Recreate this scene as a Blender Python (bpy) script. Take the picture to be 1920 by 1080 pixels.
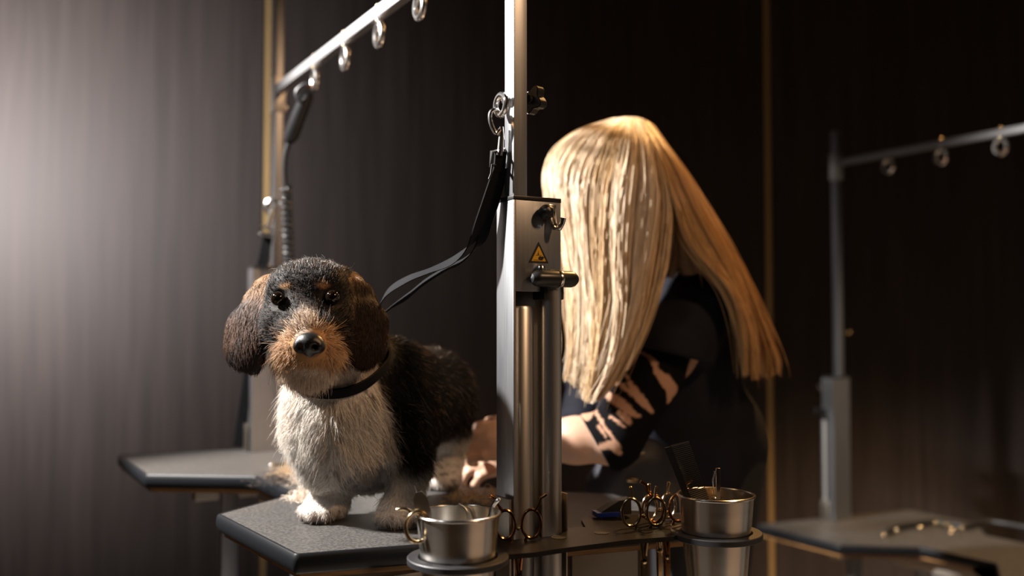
import bpy, bmesh, math
import numpy as np
from mathutils import Vector, Matrix

# ------------------------------------------------------------------ camera, world, lights, exposure
for o in list(bpy.data.objects):
    bpy.data.objects.remove(o, do_unlink=True)
SC = bpy.context.scene
COL = SC.collection
rng = np.random.default_rng(7)

F = 1760.0                      # focal length in pixels of a 1920 px wide frame
PITCH = math.atan((606 - 540) / F)
TZ = 0.82                       # table top height
CZ = TZ + 0.29                  # lens height

cam = bpy.data.cameras.new('camera')
cam.sensor_width = 36
cam.lens = F / 1920 * 36
cam.clip_start = 0.05
cam.dof.use_dof = True
cam.dof.focus_distance = 1.25
cam.dof.aperture_fstop = 1.9
cam_ob = bpy.data.objects.new('camera', cam)
cam_ob.location = (0, 0, CZ)
cam_ob.rotation_euler = (math.pi / 2 + PITCH, 0, 0)
COL.objects.link(cam_ob)
SC.camera = cam_ob

SC.view_settings.view_transform = 'Standard'
SC.view_settings.look = 'None'
SC.view_settings.gamma = 1
SC.view_settings.use_curve_mapping = False
SC.view_settings.exposure = 0.0

world = bpy.data.worlds.new('world')
SC.world = world
world.use_nodes = True
world.node_tree.nodes['Background'].inputs[0].default_value = (1.0, 0.86, 0.74, 1)
world.node_tree.nodes['Background'].inputs[1].default_value = 0.01


def lamp(name, kind, loc, energy, color, size=0.2, target=None, size_y=None, spot=None, blend=0.5):
    l = bpy.data.lights.new(name, kind)
    l.energy = energy
    l.color = color
    if kind == 'AREA':
        l.size = size
        if size_y:
            l.shape = 'RECTANGLE'
            l.size_y = size_y
    else:
        l.shadow_soft_size = size
    if spot:
        l.spot_size = math.radians(spot)
        l.spot_blend = blend
    o = bpy.data.objects.new(name, l)
    o.location = loc
    if target is not None:
        o.rotation_euler = (Vector(target) - Vector(loc)).to_track_quat('-Z', 'Y').to_euler()
    COL.objects.link(o)
    return o


# neutral ceiling spot above and left of the dog
lamp('key_spot', 'SPOT', (-1.62, 1.38, 2.25), 860, (1.0, 0.95, 0.90), 0.05, (0.0, 1.45, 1.05), spot=64, blend=0.4)
# lamp at the left end of the panelled wall
lamp('wall_lamp', 'SPOT', (-2.60, 2.10, 1.76), 590, (1.0, 0.955, 0.945), 0.22, (-2.22, 3.45, 1.66), spot=103, blend=1.0)
# warm ceiling spots
lamp('warm_spot_rear', 'SPOT', (1.05, 2.75, 2.70), 190, (1.0, 0.53, 0.18), 0.06, (0.12, 1.73, 1.0), spot=50, blend=0.6)
lamp('warm_spot_front', 'SPOT', (1.55, 0.20, 2.60), 78, (1.0, 0.60, 0.32), 0.12, (0.0, 1.30, 0.95), spot=60, blend=0.6)
lamp('warm_downlight', 'SPOT', (1.85, 0.15, 2.85), 230, (1.0, 0.48, 0.14), 0.08, (1.85, 0.15, 0.0), spot=46, blend=0.5)
lamp('cool_downlight', 'SPOT', (-1.55, 0.10, 2.85), 90, (0.95, 0.97, 1.0), 0.08, (-1.55, 0.10, 0.0), spot=40, blend=0.5)
lamp('cool_spot_front', 'SPOT', (-1.35, 0.10, 2.60), 18, (0.95, 0.97, 1.0), 0.12, (0.05, 1.25, 0.9), spot=46, blend=0.6)
lamp('warm_spot_right', 'SPOT', (1.9, 2.1, 2.75), 360, (1.0, 0.64, 0.34), 0.08, (1.35, 2.55, 0.5), spot=48, blend=0.6)


def W(px, py, Y):
    """world point seen at photograph position (px, py), at distance Y into the room"""
    c, s = math.cos(PITCH), math.sin(PITCH)
    x = (px - 960) / F
    z = -(py - 540) / F
    r = (x, c - z * s, s + z * c)
    t = Y / r[1]
    return np.array((r[0] * t, Y, CZ + r[2] * t))


# ------------------------------------------------------------------ materials
MATS = {}


def mat(name, col, rough=0.5, metal=0.0, spec=0.5, **kw):
    m = bpy.data.materials.new(name)
    m.use_nodes = True
    b = m.node_tree.nodes['Principled BSDF']
    b.inputs['Base Color'].default_value = (*col, 1)
    b.inputs['Roughness'].default_value = rough
    b.inputs['Metallic'].default_value = metal
    b.inputs['Specular IOR Level'].default_value = spec
    for k, v in kw.items():
        b.inputs[k].default_value = v
    MATS[name] = m
    return m


def nodes(m):
    return m.node_tree.nodes, m.node_tree.links, m.node_tree.nodes['Principled BSDF']


def noise_color(m, c1, c2, scale=(1, 1, 1), nscale=5, detail=6, lo=0.35, hi=0.65, bump=0.0, bdist=0.001, rough=None, distort=0.0):
    n, l, b = nodes(m)
    tc = n.new('ShaderNodeTexCoord')
    mp = n.new('ShaderNodeMapping')
    mp.inputs['Scale'].default_value = scale
    nt = n.new('ShaderNodeTexNoise')
    nt.inputs['Scale'].default_value = nscale
    nt.inputs['Detail'].default_value = detail
    nt.inputs['Distortion'].default_value = distort
    cr = n.new('ShaderNodeValToRGB')
    cr.color_ramp.elements[0].position = lo
    cr.color_ramp.elements[0].color = (*c1, 1)
    cr.color_ramp.elements[1].position = hi
    cr.color_ramp.elements[1].color = (*c2, 1)
    l.new(tc.outputs['Object'], mp.inputs['Vector'])
    l.new(mp.outputs['Vector'], nt.inputs['Vector'])
    l.new(nt.outputs['Fac'], cr.inputs['Fac'])
    l.new(cr.outputs['Color'], b.inputs['Base Color'])
    if bump:
        bp = n.new('ShaderNodeBump')
        bp.inputs['Strength'].default_value = bump
        bp.inputs['Distance'].default_value = bdist
        l.new(nt.outputs['Fac'], bp.inputs['Height'])
        l.new(bp.outputs['Normal'], b.inputs['Normal'])
    if rough:
        mr = n.new('ShaderNodeMapRange')
        mr.inputs['To Min'].default_value = rough[0]
        mr.inputs['To Max'].default_value = rough[1]
        l.new(nt.outputs['Fac'], mr.inputs['Value'])
        l.new(mr.outputs['Result'], b.inputs['Roughness'])
    return m


m = mat('wall_wood', (0.05, 0.038, 0.033), 0.5, spec=0.3)
noise_color(m, (0.027, 0.020, 0.0178), (0.052, 0.0395, 0.0355), (1, 1, 0.035), 48, 10, 0.28, 0.72, 0.12, 0.0004, (0.56, 0.64))
noise_color(mat('room_wall', (0.5, 0.44, 0.36), 0.8), (0.14, 0.12, 0.10), (0.18, 0.155, 0.13), (1, 1, 1), 3)
noise_color(mat('ceiling_paint', (0.05, 0.05, 0.05), 0.9), (0.045, 0.042, 0.04), (0.055, 0.052, 0.05), (1, 1, 1), 3)
mat('gold_trim', (0.62, 0.42, 0.18), 0.5, 0.55)
noise_color(mat('floor', (0.05, 0.045, 0.04), 0.5), (0.27, 0.24, 0.21), (0.35, 0.31, 0.27), (1, 1, 1), 8)
mat('aluminium', (0.50, 0.51, 0.54), 0.42, 1.0)
noise_color(MATS['aluminium'], (0.36, 0.37, 0.395), (0.42, 0.43, 0.455), (40, 40, 1), 12, 4, rough=(0.36, 0.42))
mat('bronze_alu', (0.34, 0.30, 0.25), 0.45, 1.0)
mat('tube_alu', (0.62, 0.61, 0.60), 0.38, 1.0)
mat('bar_alu', (0.34, 0.34, 0.35), 0.5, 0.85)
mat('chrome', (0.88, 0.86, 0.84), 0.2, 1.0)
m = mat('steel', (0.66, 0.62, 0.56), 0.27, 1.0)
noise_color(m, (0.62, 0.59, 0.55), (0.68, 0.65, 0.60), (1, 1, 8), 14, 4, rough=(0.22, 0.28))
n, l, b = nodes(m)
tg = n.new('ShaderNodeTangent')
tg.direction_type = 'RADIAL'
tg.axis = 'Z'
l.new(tg.outputs['Tangent'], b.inputs['Tangent'])
b.inputs['Anisotropic'].default_value = 0.5
b.inputs['Anisotropic Rotation'].default_value = 0.25
mat('copper', (0.50, 0.24, 0.10), 0.2, 1.0)
mat('gold_steel', (0.66, 0.52, 0.32), 0.2, 1.0)
mat('black_plastic', (0.012, 0.012, 0.013), 0.35)
mat('black_rubber', (0.014, 0.014, 0.016), 0.5)
mat('edge_rubber', (0.007, 0.008, 0.010), 0.45, spec=0.2)
mat('tray_black', (0.030, 0.026, 0.024), 0.38, spec=0.14)
noise_color(MATS['tray_black'], (0.008, 0.007, 0.0065), (0.015, 0.013, 0.012), (1, 1, 1), 30, 5)
m = mat('table_laminate', (0.10, 0.09, 0.085), 0.55)
noise_color(m, (0.036, 0.0345, 0.0335), (0.082, 0.077, 0.072), (1, 1, 1), 240, 3, 0.40, 0.72, 0.3, 0.0004, (0.42, 0.6))
mat('table_board', (0.30, 0.15, 0.05), 0.6)
noise_color(MATS['table_board'], (0.24, 0.12, 0.04), (0.36, 0.18, 0.06), (3, 3, 40), 10)
mat('frame_grey', (0.36, 0.32, 0.28), 0.5, 0.6)
m = mat('webbing', (0.006, 0.006, 0.0075), 0.8, spec=0.12)
n, l, b = nodes(m)
tc = n.new('ShaderNodeUVMap')
wv = n.new('ShaderNodeTexWave')
wv.bands_direction = 'Y'
wv.inputs['Scale'].default_value = 1.0
l.new(tc.outputs['UV'], wv.inputs['Vector'])
bp = n.new('ShaderNodeBump')
bp.inputs['Strength'].default_value = 0.3
bp.inputs['Distance'].default_value = 0.0005
l.new(wv.outputs['Fac'], bp.inputs['Height'])
l.new(bp.outputs['Normal'], b.inputs['Normal'])
mat('warn_yellow', (0.75, 0.42, 0.02), 0.5)
mat('warn_black', (0.01, 0.01, 0.01), 0.5)
mat('blue_plastic', (0.008, 0.025, 0.22), 0.25)
mat('eye', (0.006, 0.0035, 0.002), 0.05, spec=0.8)
mat('eye_white', (0.6, 0.58, 0.55), 0.2)
m = mat('nose_skin', (0.012, 0.011, 0.012), 0.32)
noise_color(m, (0.004, 0.004, 0.0045), (0.010, 0.0095, 0.01), (1, 1, 1), 900, 2, bump=0.4, bdist=0.0006)
m = mat('skin', (0.62, 0.38, 0.27), 0.5)
noise_color(m, (0.56, 0.33, 0.23), (0.66, 0.42, 0.30), (1, 1, 1), 25, 5, bump=0.1)
MATS['skin'].node_tree.nodes['Principled BSDF'].inputs['Subsurface Weight'].default_value = 0.1
MATS['skin'].node_tree.nodes['Principled BSDF'].inputs['Subsurface Radius'].default_value = (0.01, 0.004, 0.002)
m = mat('tunic_cloth', (0.010, 0.011, 0.018), 0.8, spec=0.2)
noise_color(m, (0.0045, 0.005, 0.009), (0.008, 0.0085, 0.015), (1, 1, 1), 18, 6, bump=0.5, bdist=0.004)
mat('trouser_cloth', (0.008, 0.008, 0.010), 0.8)
noise_color(mat('apron_cloth', (0.02, 0.022, 0.034), 0.6), (0.007, 0.008, 0.014), (0.013, 0.014, 0.024), (1, 1, 1), 20)
# black sheer sleeve with skin coloured flame shapes
m = mat('sleeve_print', (0.01, 0.01, 0.012), 0.85, spec=0.08)
n, l, b = nodes(m)
at = n.new('ShaderNodeAttribute')
at.attribute_name = 'col'
l.new(at.outputs['Color'], b.inputs['Base Color'])


def attr_mat(name, rough, spec=0.4, var=0.0):
    m = mat(name, (0.5, 0.5, 0.5), rough, spec=spec)
    n, l, b = nodes(m)
    a = n.new('ShaderNodeAttribute')
    a.attribute_name = 'col'
    l.new(a.outputs['Color'], b.inputs['Base Color'])
    return m


attr_mat('dog_coat', 0.7, 0.2)
attr_mat('fur_strand', 0.5, 0.2)
attr_mat('blonde_strand', 0.38, 0.45)
attr_mat('hair_base', 0.6, 0.2)
attr_mat('clipping_strand', 0.6, 0.2)


# ------------------------------------------------------------------ mesh helpers
def nrm(v):
    v = np.asarray(v, float)
    return v / (np.linalg.norm(v) + 1e-12)


class MB:
    """collects shapes that become one mesh"""

    def __init__(self):
        self.v, self.f, self.uv = [], [], {}

    def add(self, vs, fs):
        k = len(self.v)
        self.v += [tuple(map(float, q)) for q in vs]
        self.f += [tuple(i + k for i in q) for q in fs]
        return k

    def box(self, lo, hi, bev=0.0):
        if bev <= 0:
            x0, y0, z0 = lo
            x1, y1, z1 = hi
            return self.add([(x0, y0, z0), (x1, y0, z0), (x1, y1, z0), (x0, y1, z0), (x0, y0, z1), (x1, y0, z1), (x1, y1, z1), (x0, y1, z1)],
                            [(3, 2, 1, 0), (4, 5, 6, 7), (0, 1, 5, 4), (1, 2, 6, 5), (2, 3, 7, 6), (3, 0, 4, 7)])
        bm = bmesh.new()
        bmesh.ops.create_cube(bm, size=1)
        for v in bm.verts:
            v.co = [lo[i] + (v.co[i] + 0.5) * (hi[i] - lo[i]) for i in range(3)]
        bmesh.ops.bevel(bm, geom=list(bm.edges), offset=bev, segments=2, affect='EDGES', profile=0.6)
        self.bm(bm)

    def bm(self, bm):
        bm.verts.index_update()
        self.add([v.co[:] for v in bm.verts], [[v.index for v in f.verts] for f in bm.faces])
        bm.free()

    def tube(self, pts, r, n=12, closed=False, caps=True, squash=1.0):
        P = [np.asarray(p, float) for p in pts]
        N = len(P)
        R = r if hasattr(r, '__len__') else [r] * N
        up = None
        rings = []
        for i in range(N):
            if closed:
                t = nrm(P[(i + 1) % N] - P[i - 1])
            else:
                t = nrm(P[min(i + 1, N - 1)] - P[max(i - 1, 0)])
            if up is None:
                a = np.array((0, 0, 1.0)) if abs(t[2]) < 0.9 else np.array((1.0, 0, 0))
                up = nrm(np.cross(np.cross(t, a), t))
            else:
                up = nrm(up - t * np.dot(up, t))
            s = np.cross(t, up)
            rings.append([P[i] + R[i] * (math.cos(2 * math.pi * k / n) * up + squash * math.sin(2 * math.pi * k / n) * s) for k in range(n)])
        vs = [q for ring in rings for q in ring]
        fs = []
        for i in range(N if closed else N - 1):
            j = (i + 1) % N
            for k in range(n):
                fs.append((i * n + k, i * n + (k + 1) % n, j * n + (k + 1) % n, j * n + k))
        if caps and not closed:
            fs.append(tuple(range(n - 1, -1, -1)))
            fs.append(tuple((N - 1) * n + k for k in range(n)))
        self.add(vs, fs)

    def lathe(self, prof, n=40, c=(0, 0, 0), cap0=False, cap1=False):
        vs, fs = [], []
        for (r, z) in prof:
            for k in range(n):
                a = 2 * math.pi * k / n
                vs.append((c[0] + r * math.cos(a), c[1] + r * math.sin(a), c[2] + z))
        for i in range(len(prof) - 1):
            for k in range(n):
                fs.append((i * n + k, i * n + (k + 1) % n, (i + 1) * n + (k + 1) % n, (i + 1) * n + k))
        if cap0:
            fs.append(tuple(range(n - 1, -1, -1)))
        if cap1:
            fs.append(tuple((len(prof) - 1) * n + k for k in range(n)))
        self.add(vs, fs)

    def prism(self, poly, z0, z1):
        k = len(poly)
        self.add([(x, y, z0) for x, y in poly] + [(x, y, z1) for x, y in poly],
                 [tuple(range(k - 1, -1, -1)), tuple(range(k, 2 * k))] + [(i, (i + 1) % k, k + (i + 1) % k, k + i) for i in range(k)])

    def ribbon(self, pts, wdir, width, thick):
        P = [np.asarray(p, float) for p in pts]
        N = len(P)
        vs, fs = [], []
        acc = 0
        for i in range(N):
            t = nrm(P[min(i + 1, N - 1)] - P[max(i - 1, 0)])
            w = np.asarray(wdir[i], float)
            w = nrm(w - t * np.dot(w, t))
            nn = np.cross(t, w)
            hw, ht = width / 2, thick / 2
            for a, bb in ((-1, -1), (-0.9, 1), (0.9, 1), (1, -1)):
                vs.append(P[i] + w * hw * a + nn * ht * bb)
            if i:
                acc += np.linalg.norm(P[i] - P[i - 1])
            for q in range(4):
                self.uv[len(self.v) + i * 4 + q] = ((q % 3), acc * 110.0)
        for i in range(N - 1):
            for q in range(4):
                fs.append((i * 4 + q, i * 4 + (q + 1) % 4, (i + 1) * 4 + (q + 1) % 4, (i + 1) * 4 + q))
        fs.append((3, 2, 1, 0))
        fs.append(tuple((N - 1) * 4 + q for q in range(4)))
        self.add(vs, fs)

    def xf(self, M):
        M = np.array(M)
        A = np.array(self.v)
        A = A @ M[:3, :3].T + M[:3, 3]
        self.v = [tuple(q) for q in A]
        return self

    def build(self, name, material, parent=None, smooth=True, angle=35, origin=None):
        """vertices are given in the parent's frame (origin: subtract first)"""
        me = bpy.data.meshes.new(name)
        vs = self.v
        if origin is not None:
            vs = [tuple(np.array(q) - np.array(origin)) for q in vs]
        me.from_pydata(vs, [], self.f)
        if self.uv:
            ul = me.uv_layers.new(name='UVMap')
            for lp in me.loops:
                ul.data[lp.index].uv = self.uv.get(lp.vertex_index, (0, 0))
        bm = bmesh.new()
        bm.from_mesh(me)
        bmesh.ops.recalc_face_normals(bm, faces=bm.faces)
        bm.to_mesh(me)
        bm.free()
        if smooth:
            me.shade_smooth()
            me.set_sharp_from_angle(angle=math.radians(angle))
        me.materials.append(MATS[material] if isinstance(material, str) else material)
        o = bpy.data.objects.new(name, me)
        COL.objects.link(o)
        if parent is not None:
            o.parent = parent
        elif origin is not None:
            o.location = origin
        return o


def thing(name, label, cat, loc=(0, 0, 0), rz=0.0, group=None):
    o = bpy.data.objects.new(name, None)
    o.empty_display_size = 0.02
    COL.objects.link(o)
    o.location = loc
    o.rotation_euler = (0, 0, rz)
    tag(o, label, cat, group)
    return o


def tag(o, label=None, cat=None, group=None, kind=None):
    if label:
        o['label'] = label
    if cat:
        o['category'] = cat
    if group:
        o['group'] = group
    if kind:
        o['kind'] = kind
    return o


def circle(c, r, n=32, a0=0.0, a1=2 * math.pi, ry=None):
    ry = r if ry is None else ry
    return [(c[0] + r * math.cos(a0 + (a1 - a0) * k / n), c[1] + ry * math.sin(a0 + (a1 - a0) * k / n)) for k in range(n)]


def spline(pts, n):
    """Catmull-Rom through pts, n samples"""
    P = np.asarray(pts, float)
    Q = np.vstack((2 * P[0] - P[1], P, 2 * P[-1] - P[-2]))
    out = []
    m = len(P) - 1
    for s in np.linspace(0, m, n):
        i = min(int(s), m - 1)
        t = s - i
        a, b, c, d = Q[i], Q[i + 1], Q[i + 2], Q[i + 3]
        out.append(0.5 * (2 * b + (c - a) * t + (2 * a - 5 * b + 4 * c - d) * t * t + (3 * b - a - 3 * c + d) * t ** 3))
    return np.array(out)


# ---- signed distance fields turned into one continuous surface
class Field:
    def __init__(self, lo, hi, res):
        self.lo = np.array(lo, float)
        self.res = res
        n = np.ceil((np.array(hi) - self.lo) / res).astype(int) + 1
        self.n = n
        self.a = np.full(n, 0.2, np.float32)

    def block(self, lo, hi, pad):
        i0 = np.clip(np.floor((np.asarray(lo) - pad - self.lo) / self.res).astype(int), 0, self.n - 1)
        i1 = np.clip(np.ceil((np.asarray(hi) + pad - self.lo) / self.res).astype(int) + 1, 1, self.n)
        ax = [self.lo[k] + self.res * np.arange(i0[k], i1[k]) for k in range(3)]
        X, Y, Z = np.meshgrid(*ax, indexing='ij')
        return tuple(slice(i0[k], i1[k]) for k in range(3)), np.stack((X, Y, Z), -1)

    def mix(self, sl, d, k, sub=False):
        a = self.a[sl]
        if sub:
            d = -d
            h = np.clip(0.5 - 0.5 * (a - d) / k, 0, 1) if k else (d > a).astype(float)
            self.a[sl] = a * (1 - h) + d * h + k * h * (1 - h)
        else:
            h = np.clip(0.5 + 0.5 * (a - d) / max(k, 1e-6), 0, 1)
            self.a[sl] = a * (1 - h) + d * h - k * h * (1 - h)

    def cap(self, a, b, ra, rb, k=0.01, squash=None, sub=False):
        a = np.asarray(a, float)
        b = np.asarray(b, float)
        R = max(ra, rb)
        sl, P = self.block(np.minimum(a, b) - R, np.maximum(a, b) + R, k + 3 * self.res)
        ba = b - a
        Q = P - a
        if squash is not None:
            nn, s = nrm(squash[0]), squash[1]
            Q = Q + (s - 1) * (Q @ nn)[..., None] * nn
            ba = ba + (s - 1) * (ba @ nn) * nn
        h = np.clip((Q @ ba) / (ba @ ba + 1e-12), 0, 1)
        d = np.linalg.norm(Q - h[..., None] * ba, axis=-1) - (ra + (rb - ra) * h)
        if squash is not None:
            d = d / math.sqrt(squash[1])
        self.mix(sl, d, k, sub)

    def chain(self, pts, rs, k=0.01, squash=None):
        for i in range(len(pts) - 1):
            self.cap(pts[i], pts[i + 1], rs[i], rs[i + 1], k, squash)

    def ell(self, c, r, k=0.01, rot=None, sub=False):
        c = np.asarray(c, float)
        r = np.asarray(r, float)
        sl, P = self.block(c - r.max(), c + r.max(), k + 3 * self.res)
        Q = P - c
        if rot is not None:
            Q = Q @ np.array(rot)
        k0 = np.linalg.norm(Q / r, axis=-1)
        k1 = np.linalg.norm(Q / r ** 2, axis=-1) + 1e-9
        self.mix(sl, k0 * (k0 - 1) / k1, k, sub)

    def clip(self, fn):
        """keep only where fn(P) < 0"""
        ax = [self.lo[k] + self.res * np.arange(self.n[k]) for k in range(3)]
        X, Y, Z = np.meshgrid(*ax, indexing='ij')
        self.a = np.maximum(self.a, fn(X, Y, Z)).astype(np.float32)

    def surface(self):
        V = self.a
        ins = V < 0
        nx, ny, nz = V.shape
        c = np.zeros((nx - 1, ny - 1, nz - 1), np.int8)
        for dx in (0, 1):
            for dy in (0, 1):
                for dz in (0, 1):
                    c += ins[dx:nx - 1 + dx, dy:ny - 1 + dy, dz:nz - 1 + dz]
        I = np.argwhere((c > 0) & (c < 8))
        ids = np.full(c.shape, -1, np.int64)
        ids[I[:, 0], I[:, 1], I[:, 2]] = np.arange(len(I))
        acc = np.zeros((len(I), 3))
        cnt = np.zeros(len(I))
        for ax in range(3):
            o1, o2 = [k for k in range(3) if k != ax]
            for u in (0, 1):
                for w in (0, 1):
                    A = I.copy()
                    A[:, o1] += u
                    A[:, o2] += w
                    B = A.copy()
                    B[:, ax] += 1
                    va = V[A[:, 0], A[:, 1], A[:, 2]]
                    vb = V[B[:, 0], B[:, 1], B[:, 2]]
                    mk = (va < 0) != (vb < 0)
                    t = np.where(mk, va / np.where(mk, va - vb, 1), 0)
                    Pt = A.astype(float)
                    Pt[:, ax] += t
                    acc += Pt * mk[:, None]
                    cnt += mk
        verts = acc / cnt[:, None] * self.res + self.lo
        faces = []
        for ax in range(3):
            o1, o2 = [(1, 2), (2, 0), (0, 1)][ax]
            s0 = [slice(None)] * 3
            s1 = [slice(None)] * 3
            s0[ax] = slice(0, -1)
            s1[ax] = slice(1, None)
            df = ins[tuple(s0)] != ins[tuple(s1)]
            E = np.argwhere(df)
            E = E[(E[:, o1] > 0) & (E[:, o2] > 0) & (E[:, o1] < V.shape[o1] - 1) & (E[:, o2] < V.shape[o2] - 1)]
            q = []
            for u, w in ((1, 1), (0, 1), (0, 0), (1, 0)):
                C = E.copy()
                C[:, o1] -= u
                C[:, o2] -= w
                q.append(ids[C[:, 0], C[:, 1], C[:, 2]])
            q = np.stack(q, 1)
            flip = ~ins[E[:, 0], E[:, 1], E[:, 2]]
            q[flip] = q[flip][:, ::-1]
            faces.append(q)
        return verts, np.vstack(faces)


def surf_object(name, verts, quads, material, parent=None, origin=(0, 0, 0), col=None, smooth_it=2):
    V = verts.copy()
    if smooth_it:                                      # light Laplacian relaxation
        E = np.vstack((quads[:, [0, 1]], quads[:, [1, 2]], quads[:, [2, 3]], quads[:, [3, 0]]))
        E = np.vstack((E, E[:, ::-1]))
        for _ in range(smooth_it):
            S = np.zeros_like(V)
            n = np.bincount(E[:, 0], minlength=len(V))
            for k in range(3):
                S[:, k] = np.bincount(E[:, 0], weights=V[E[:, 1], k], minlength=len(V))
            V = 0.4 * V + 0.6 * S / np.maximum(n, 1)[:, None]
    me = bpy.data.meshes.new(name)
    me.vertices.add(len(V))
    me.vertices.foreach_set('co', (V - np.asarray(origin)).ravel())
    me.loops.add(len(quads) * 4)
    me.loops.foreach_set('vertex_index', quads.ravel().astype(np.int32))
    me.polygons.add(len(quads))
    me.polygons.foreach_set('loop_start', (np.arange(len(quads)) * 4).astype(np.int32))
    me.update(calc_edges=True)
    me.validate()
    me.shade_smooth()
    if col is not None:
        a = me.attributes.new('col', 'FLOAT_COLOR', 'POINT')
        a.data.foreach_set('color', np.hstack((col, np.ones((len(col), 1)))).astype(np.float32).ravel())
    me.materials.append(MATS[material])
    o = bpy.data.objects.new(name, me)
    COL.objects.link(o)
    if parent is not None:
        o.parent = parent
    return o, V


def quad_normals(V, Q):
    return np.cross(V[Q[:, 2]] - V[Q[:, 0]], V[Q[:, 3]] - V[Q[:, 1]])


def sample(V, Q, N, weight=None):
    fn = quad_normals(V, Q)
    ar = np.linalg.norm(fn, axis=1)
    cen = V[Q].mean(1)
    w = ar * (weight(cen) if weight else 1)
    vn = np.zeros_like(V)
    for k in range(4):
        for j in range(3):
            vn[:, j] += np.bincount(Q[:, k], weights=fn[:, j], minlength=len(V))
    vn /= np.linalg.norm(vn, axis=1)[:, None] + 1e-12
    idx = rng.choice(len(Q), N, p=w / w.sum())
    u, v = rng.random((2, N, 1))
    q = Q[idx]
    def lerp(A):
        return (A[q[:, 0]] * (1 - u) + A[q[:, 1]] * u) * (1 - v) + (A[q[:, 3]] * (1 - u) + A[q[:, 2]] * u) * v
    n = lerp(vn)
    n /= np.linalg.norm(n, axis=1)[:, None] + 1e-12
    return lerp(V), n


def hair_object(name, P, rad, col, material, parent=None, origin=(0, 0, 0)):
    """P: (N, k, 3) strand points, rad: (N, k), col: (N, 3)"""
    N, k = P.shape[:2]
    hc = bpy.data.hair_curves.new(name)
    hc.add_curves([k] * N)
    hc.attributes['position'].data.foreach_set('vector', (P - np.asarray(origin)).astype(np.float32).ravel())
    ra = hc.attributes.get('radius') or hc.attributes.new('radius', 'FLOAT', 'POINT')
    ra.data.foreach_set('value', rad.astype(np.float32).ravel())
    ca = hc.attributes.new('col', 'FLOAT_COLOR', 'CURVE')
    ca.data.foreach_set('color', np.hstack((col, np.ones((N, 1)))).astype(np.float32).ravel())
    hc.materials.append(MATS[material])
    o = bpy.data.objects.new(name, hc)
    COL.objects.link(o)
    if parent is not None:
        o.parent = parent
    o['kind'] = 'stuff'
    return o


_P = rng.permutation(512)
_G = rng.random(512)


def vnoise(P, s):
    """value noise 0..1 on points"""
    Q = P * s + 100.0
    i = np.floor(Q).astype(int)
    f = Q - i
    f = f * f * (3 - 2 * f)
    r = 0
    for dx in (0, 1):
        for dy in (0, 1):
            for dz in (0, 1):
                h = _P[(_P[(_P[(i[:, 0] + dx) % 512] + i[:, 1] + dy) % 512] + i[:, 2] + dz) % 512]
                r = r + _G[h] * (f[:, 0] if dx else 1 - f[:, 0]) * (f[:, 1] if dy else 1 - f[:, 1]) * (f[:, 2] if dz else 1 - f[:, 2])
    return r


def sstep(a, b, x):
    t = np.clip((x - a) / (b - a), 0, 1)
    return t * t * (3 - 2 * t)
# ------------------------------------------------------------------ the setting
WY = 3.45
b = MB()
b.box((-3.42, WY + 0.02, 0), (3.42, WY + 0.14, 3.0))
wall = tag(b.build('wall_back', 'black_rubber', smooth=False), 'dark brown wood panelled wall behind the grooming tables', kind='structure')
XT = (-3.31, -2.765, -0.909, 0.947, 2.80, 3.31)
for x0, x1 in zip(XT[:-1], XT[1:]):
    b = MB()
    b.box((x0 + 0.010, WY, 0.0), (x1 - 0.010, WY + 0.0195, 3.0), 0.0015)
    b.build('panel', 'wall_wood', wall, smooth=False)
for i, x in enumerate(XT[1:-1]):
    b = MB()
    b.box((x - 0.0098, WY + 0.004, 0), (x + 0.0098, WY + 0.0195, 3.0))
    tag(b.build('trim_%d' % (i + 1), 'gold_trim', smooth=False), 'thin vertical gold strip between two dark wall panels', kind='structure')
b = MB()
b.box((-3.42, -2.92, -0.1), (3.42, WY + 0.14, 0))
tag(b.build('floor', 'floor', smooth=False), 'dark floor under the grooming tables', kind='structure')
b = MB()
b.box((3.3, -2.8, 0), (3.42, WY + 0.02, 3.0))
tag(b.build('wall_right', 'room_wall', smooth=False), 'plain warm-lit side wall', kind='structure')
b = MB()
b.box((-3.42, -2.8, 0), (-3.3, WY + 0.02, 3.0))
tag(b.build('wall_left', 'room_wall', smooth=False), 'plain side wall', kind='structure')
b = MB()
b.box((-3.42, -2.92, 0), (3.42, -2.8, 3.0))
tag(b.build('wall_front', 'wall_wood', smooth=False), 'dark wall behind the viewer', kind='structure')
b = MB()
b.box((-3.42, -2.92, 3.0), (3.42, WY + 0.14, 3.1))
tag(b.build('ceiling', 'ceiling_paint', smooth=False), 'dark ceiling', kind='structure')

# ------------------------------------------------------------------ grooming tables
ROT = math.radians(30)
OUT = [(-.292, .042), (-.32, .347), (-.165, .459), (-.176, .671), (-.354, .796), (-.362, 1.112),
       (.25, 1.04), (.25, .78), (.12, .67), (.12, .37), (.305, .187), (.285, -.072)]


def inset(poly, d):
    k = len(poly)
    A = np.array(poly)
    area = sum(A[i][0] * A[(i + 1) % k][1] - A[(i + 1) % k][0] * A[i][1] for i in range(k))
    s = 1 if area > 0 else -1
    out = []
    for i in range(k):
        e0 = nrm(A[i] - A[i - 1])
        e1 = nrm(A[(i + 1) % k] - A[i])
        n0 = np.array((-e0[1], e0[0])) * s
        n1 = np.array((-e1[1], e1[0])) * s
        bi = nrm(n0 + n1)
        out.append(tuple(A[i] + bi * d / max(0.35, bi @ n0)))
    return out


def round_poly(poly, r, n=5):
    out = []
    A = np.array(poly)
    k = len(A)
    for i in range(k):
        p, a, c = A[i], A[i - 1], A[(i + 1) % k]
        p0 = p + nrm(a - p) * r
        p1 = p + nrm(c - p) * r
        for t in np.linspace(0, 1, n):
            out.append(tuple((1 - t) ** 2 * p0 + 2 * t * (1 - t) * p + t * t * p1))
    return out


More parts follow.
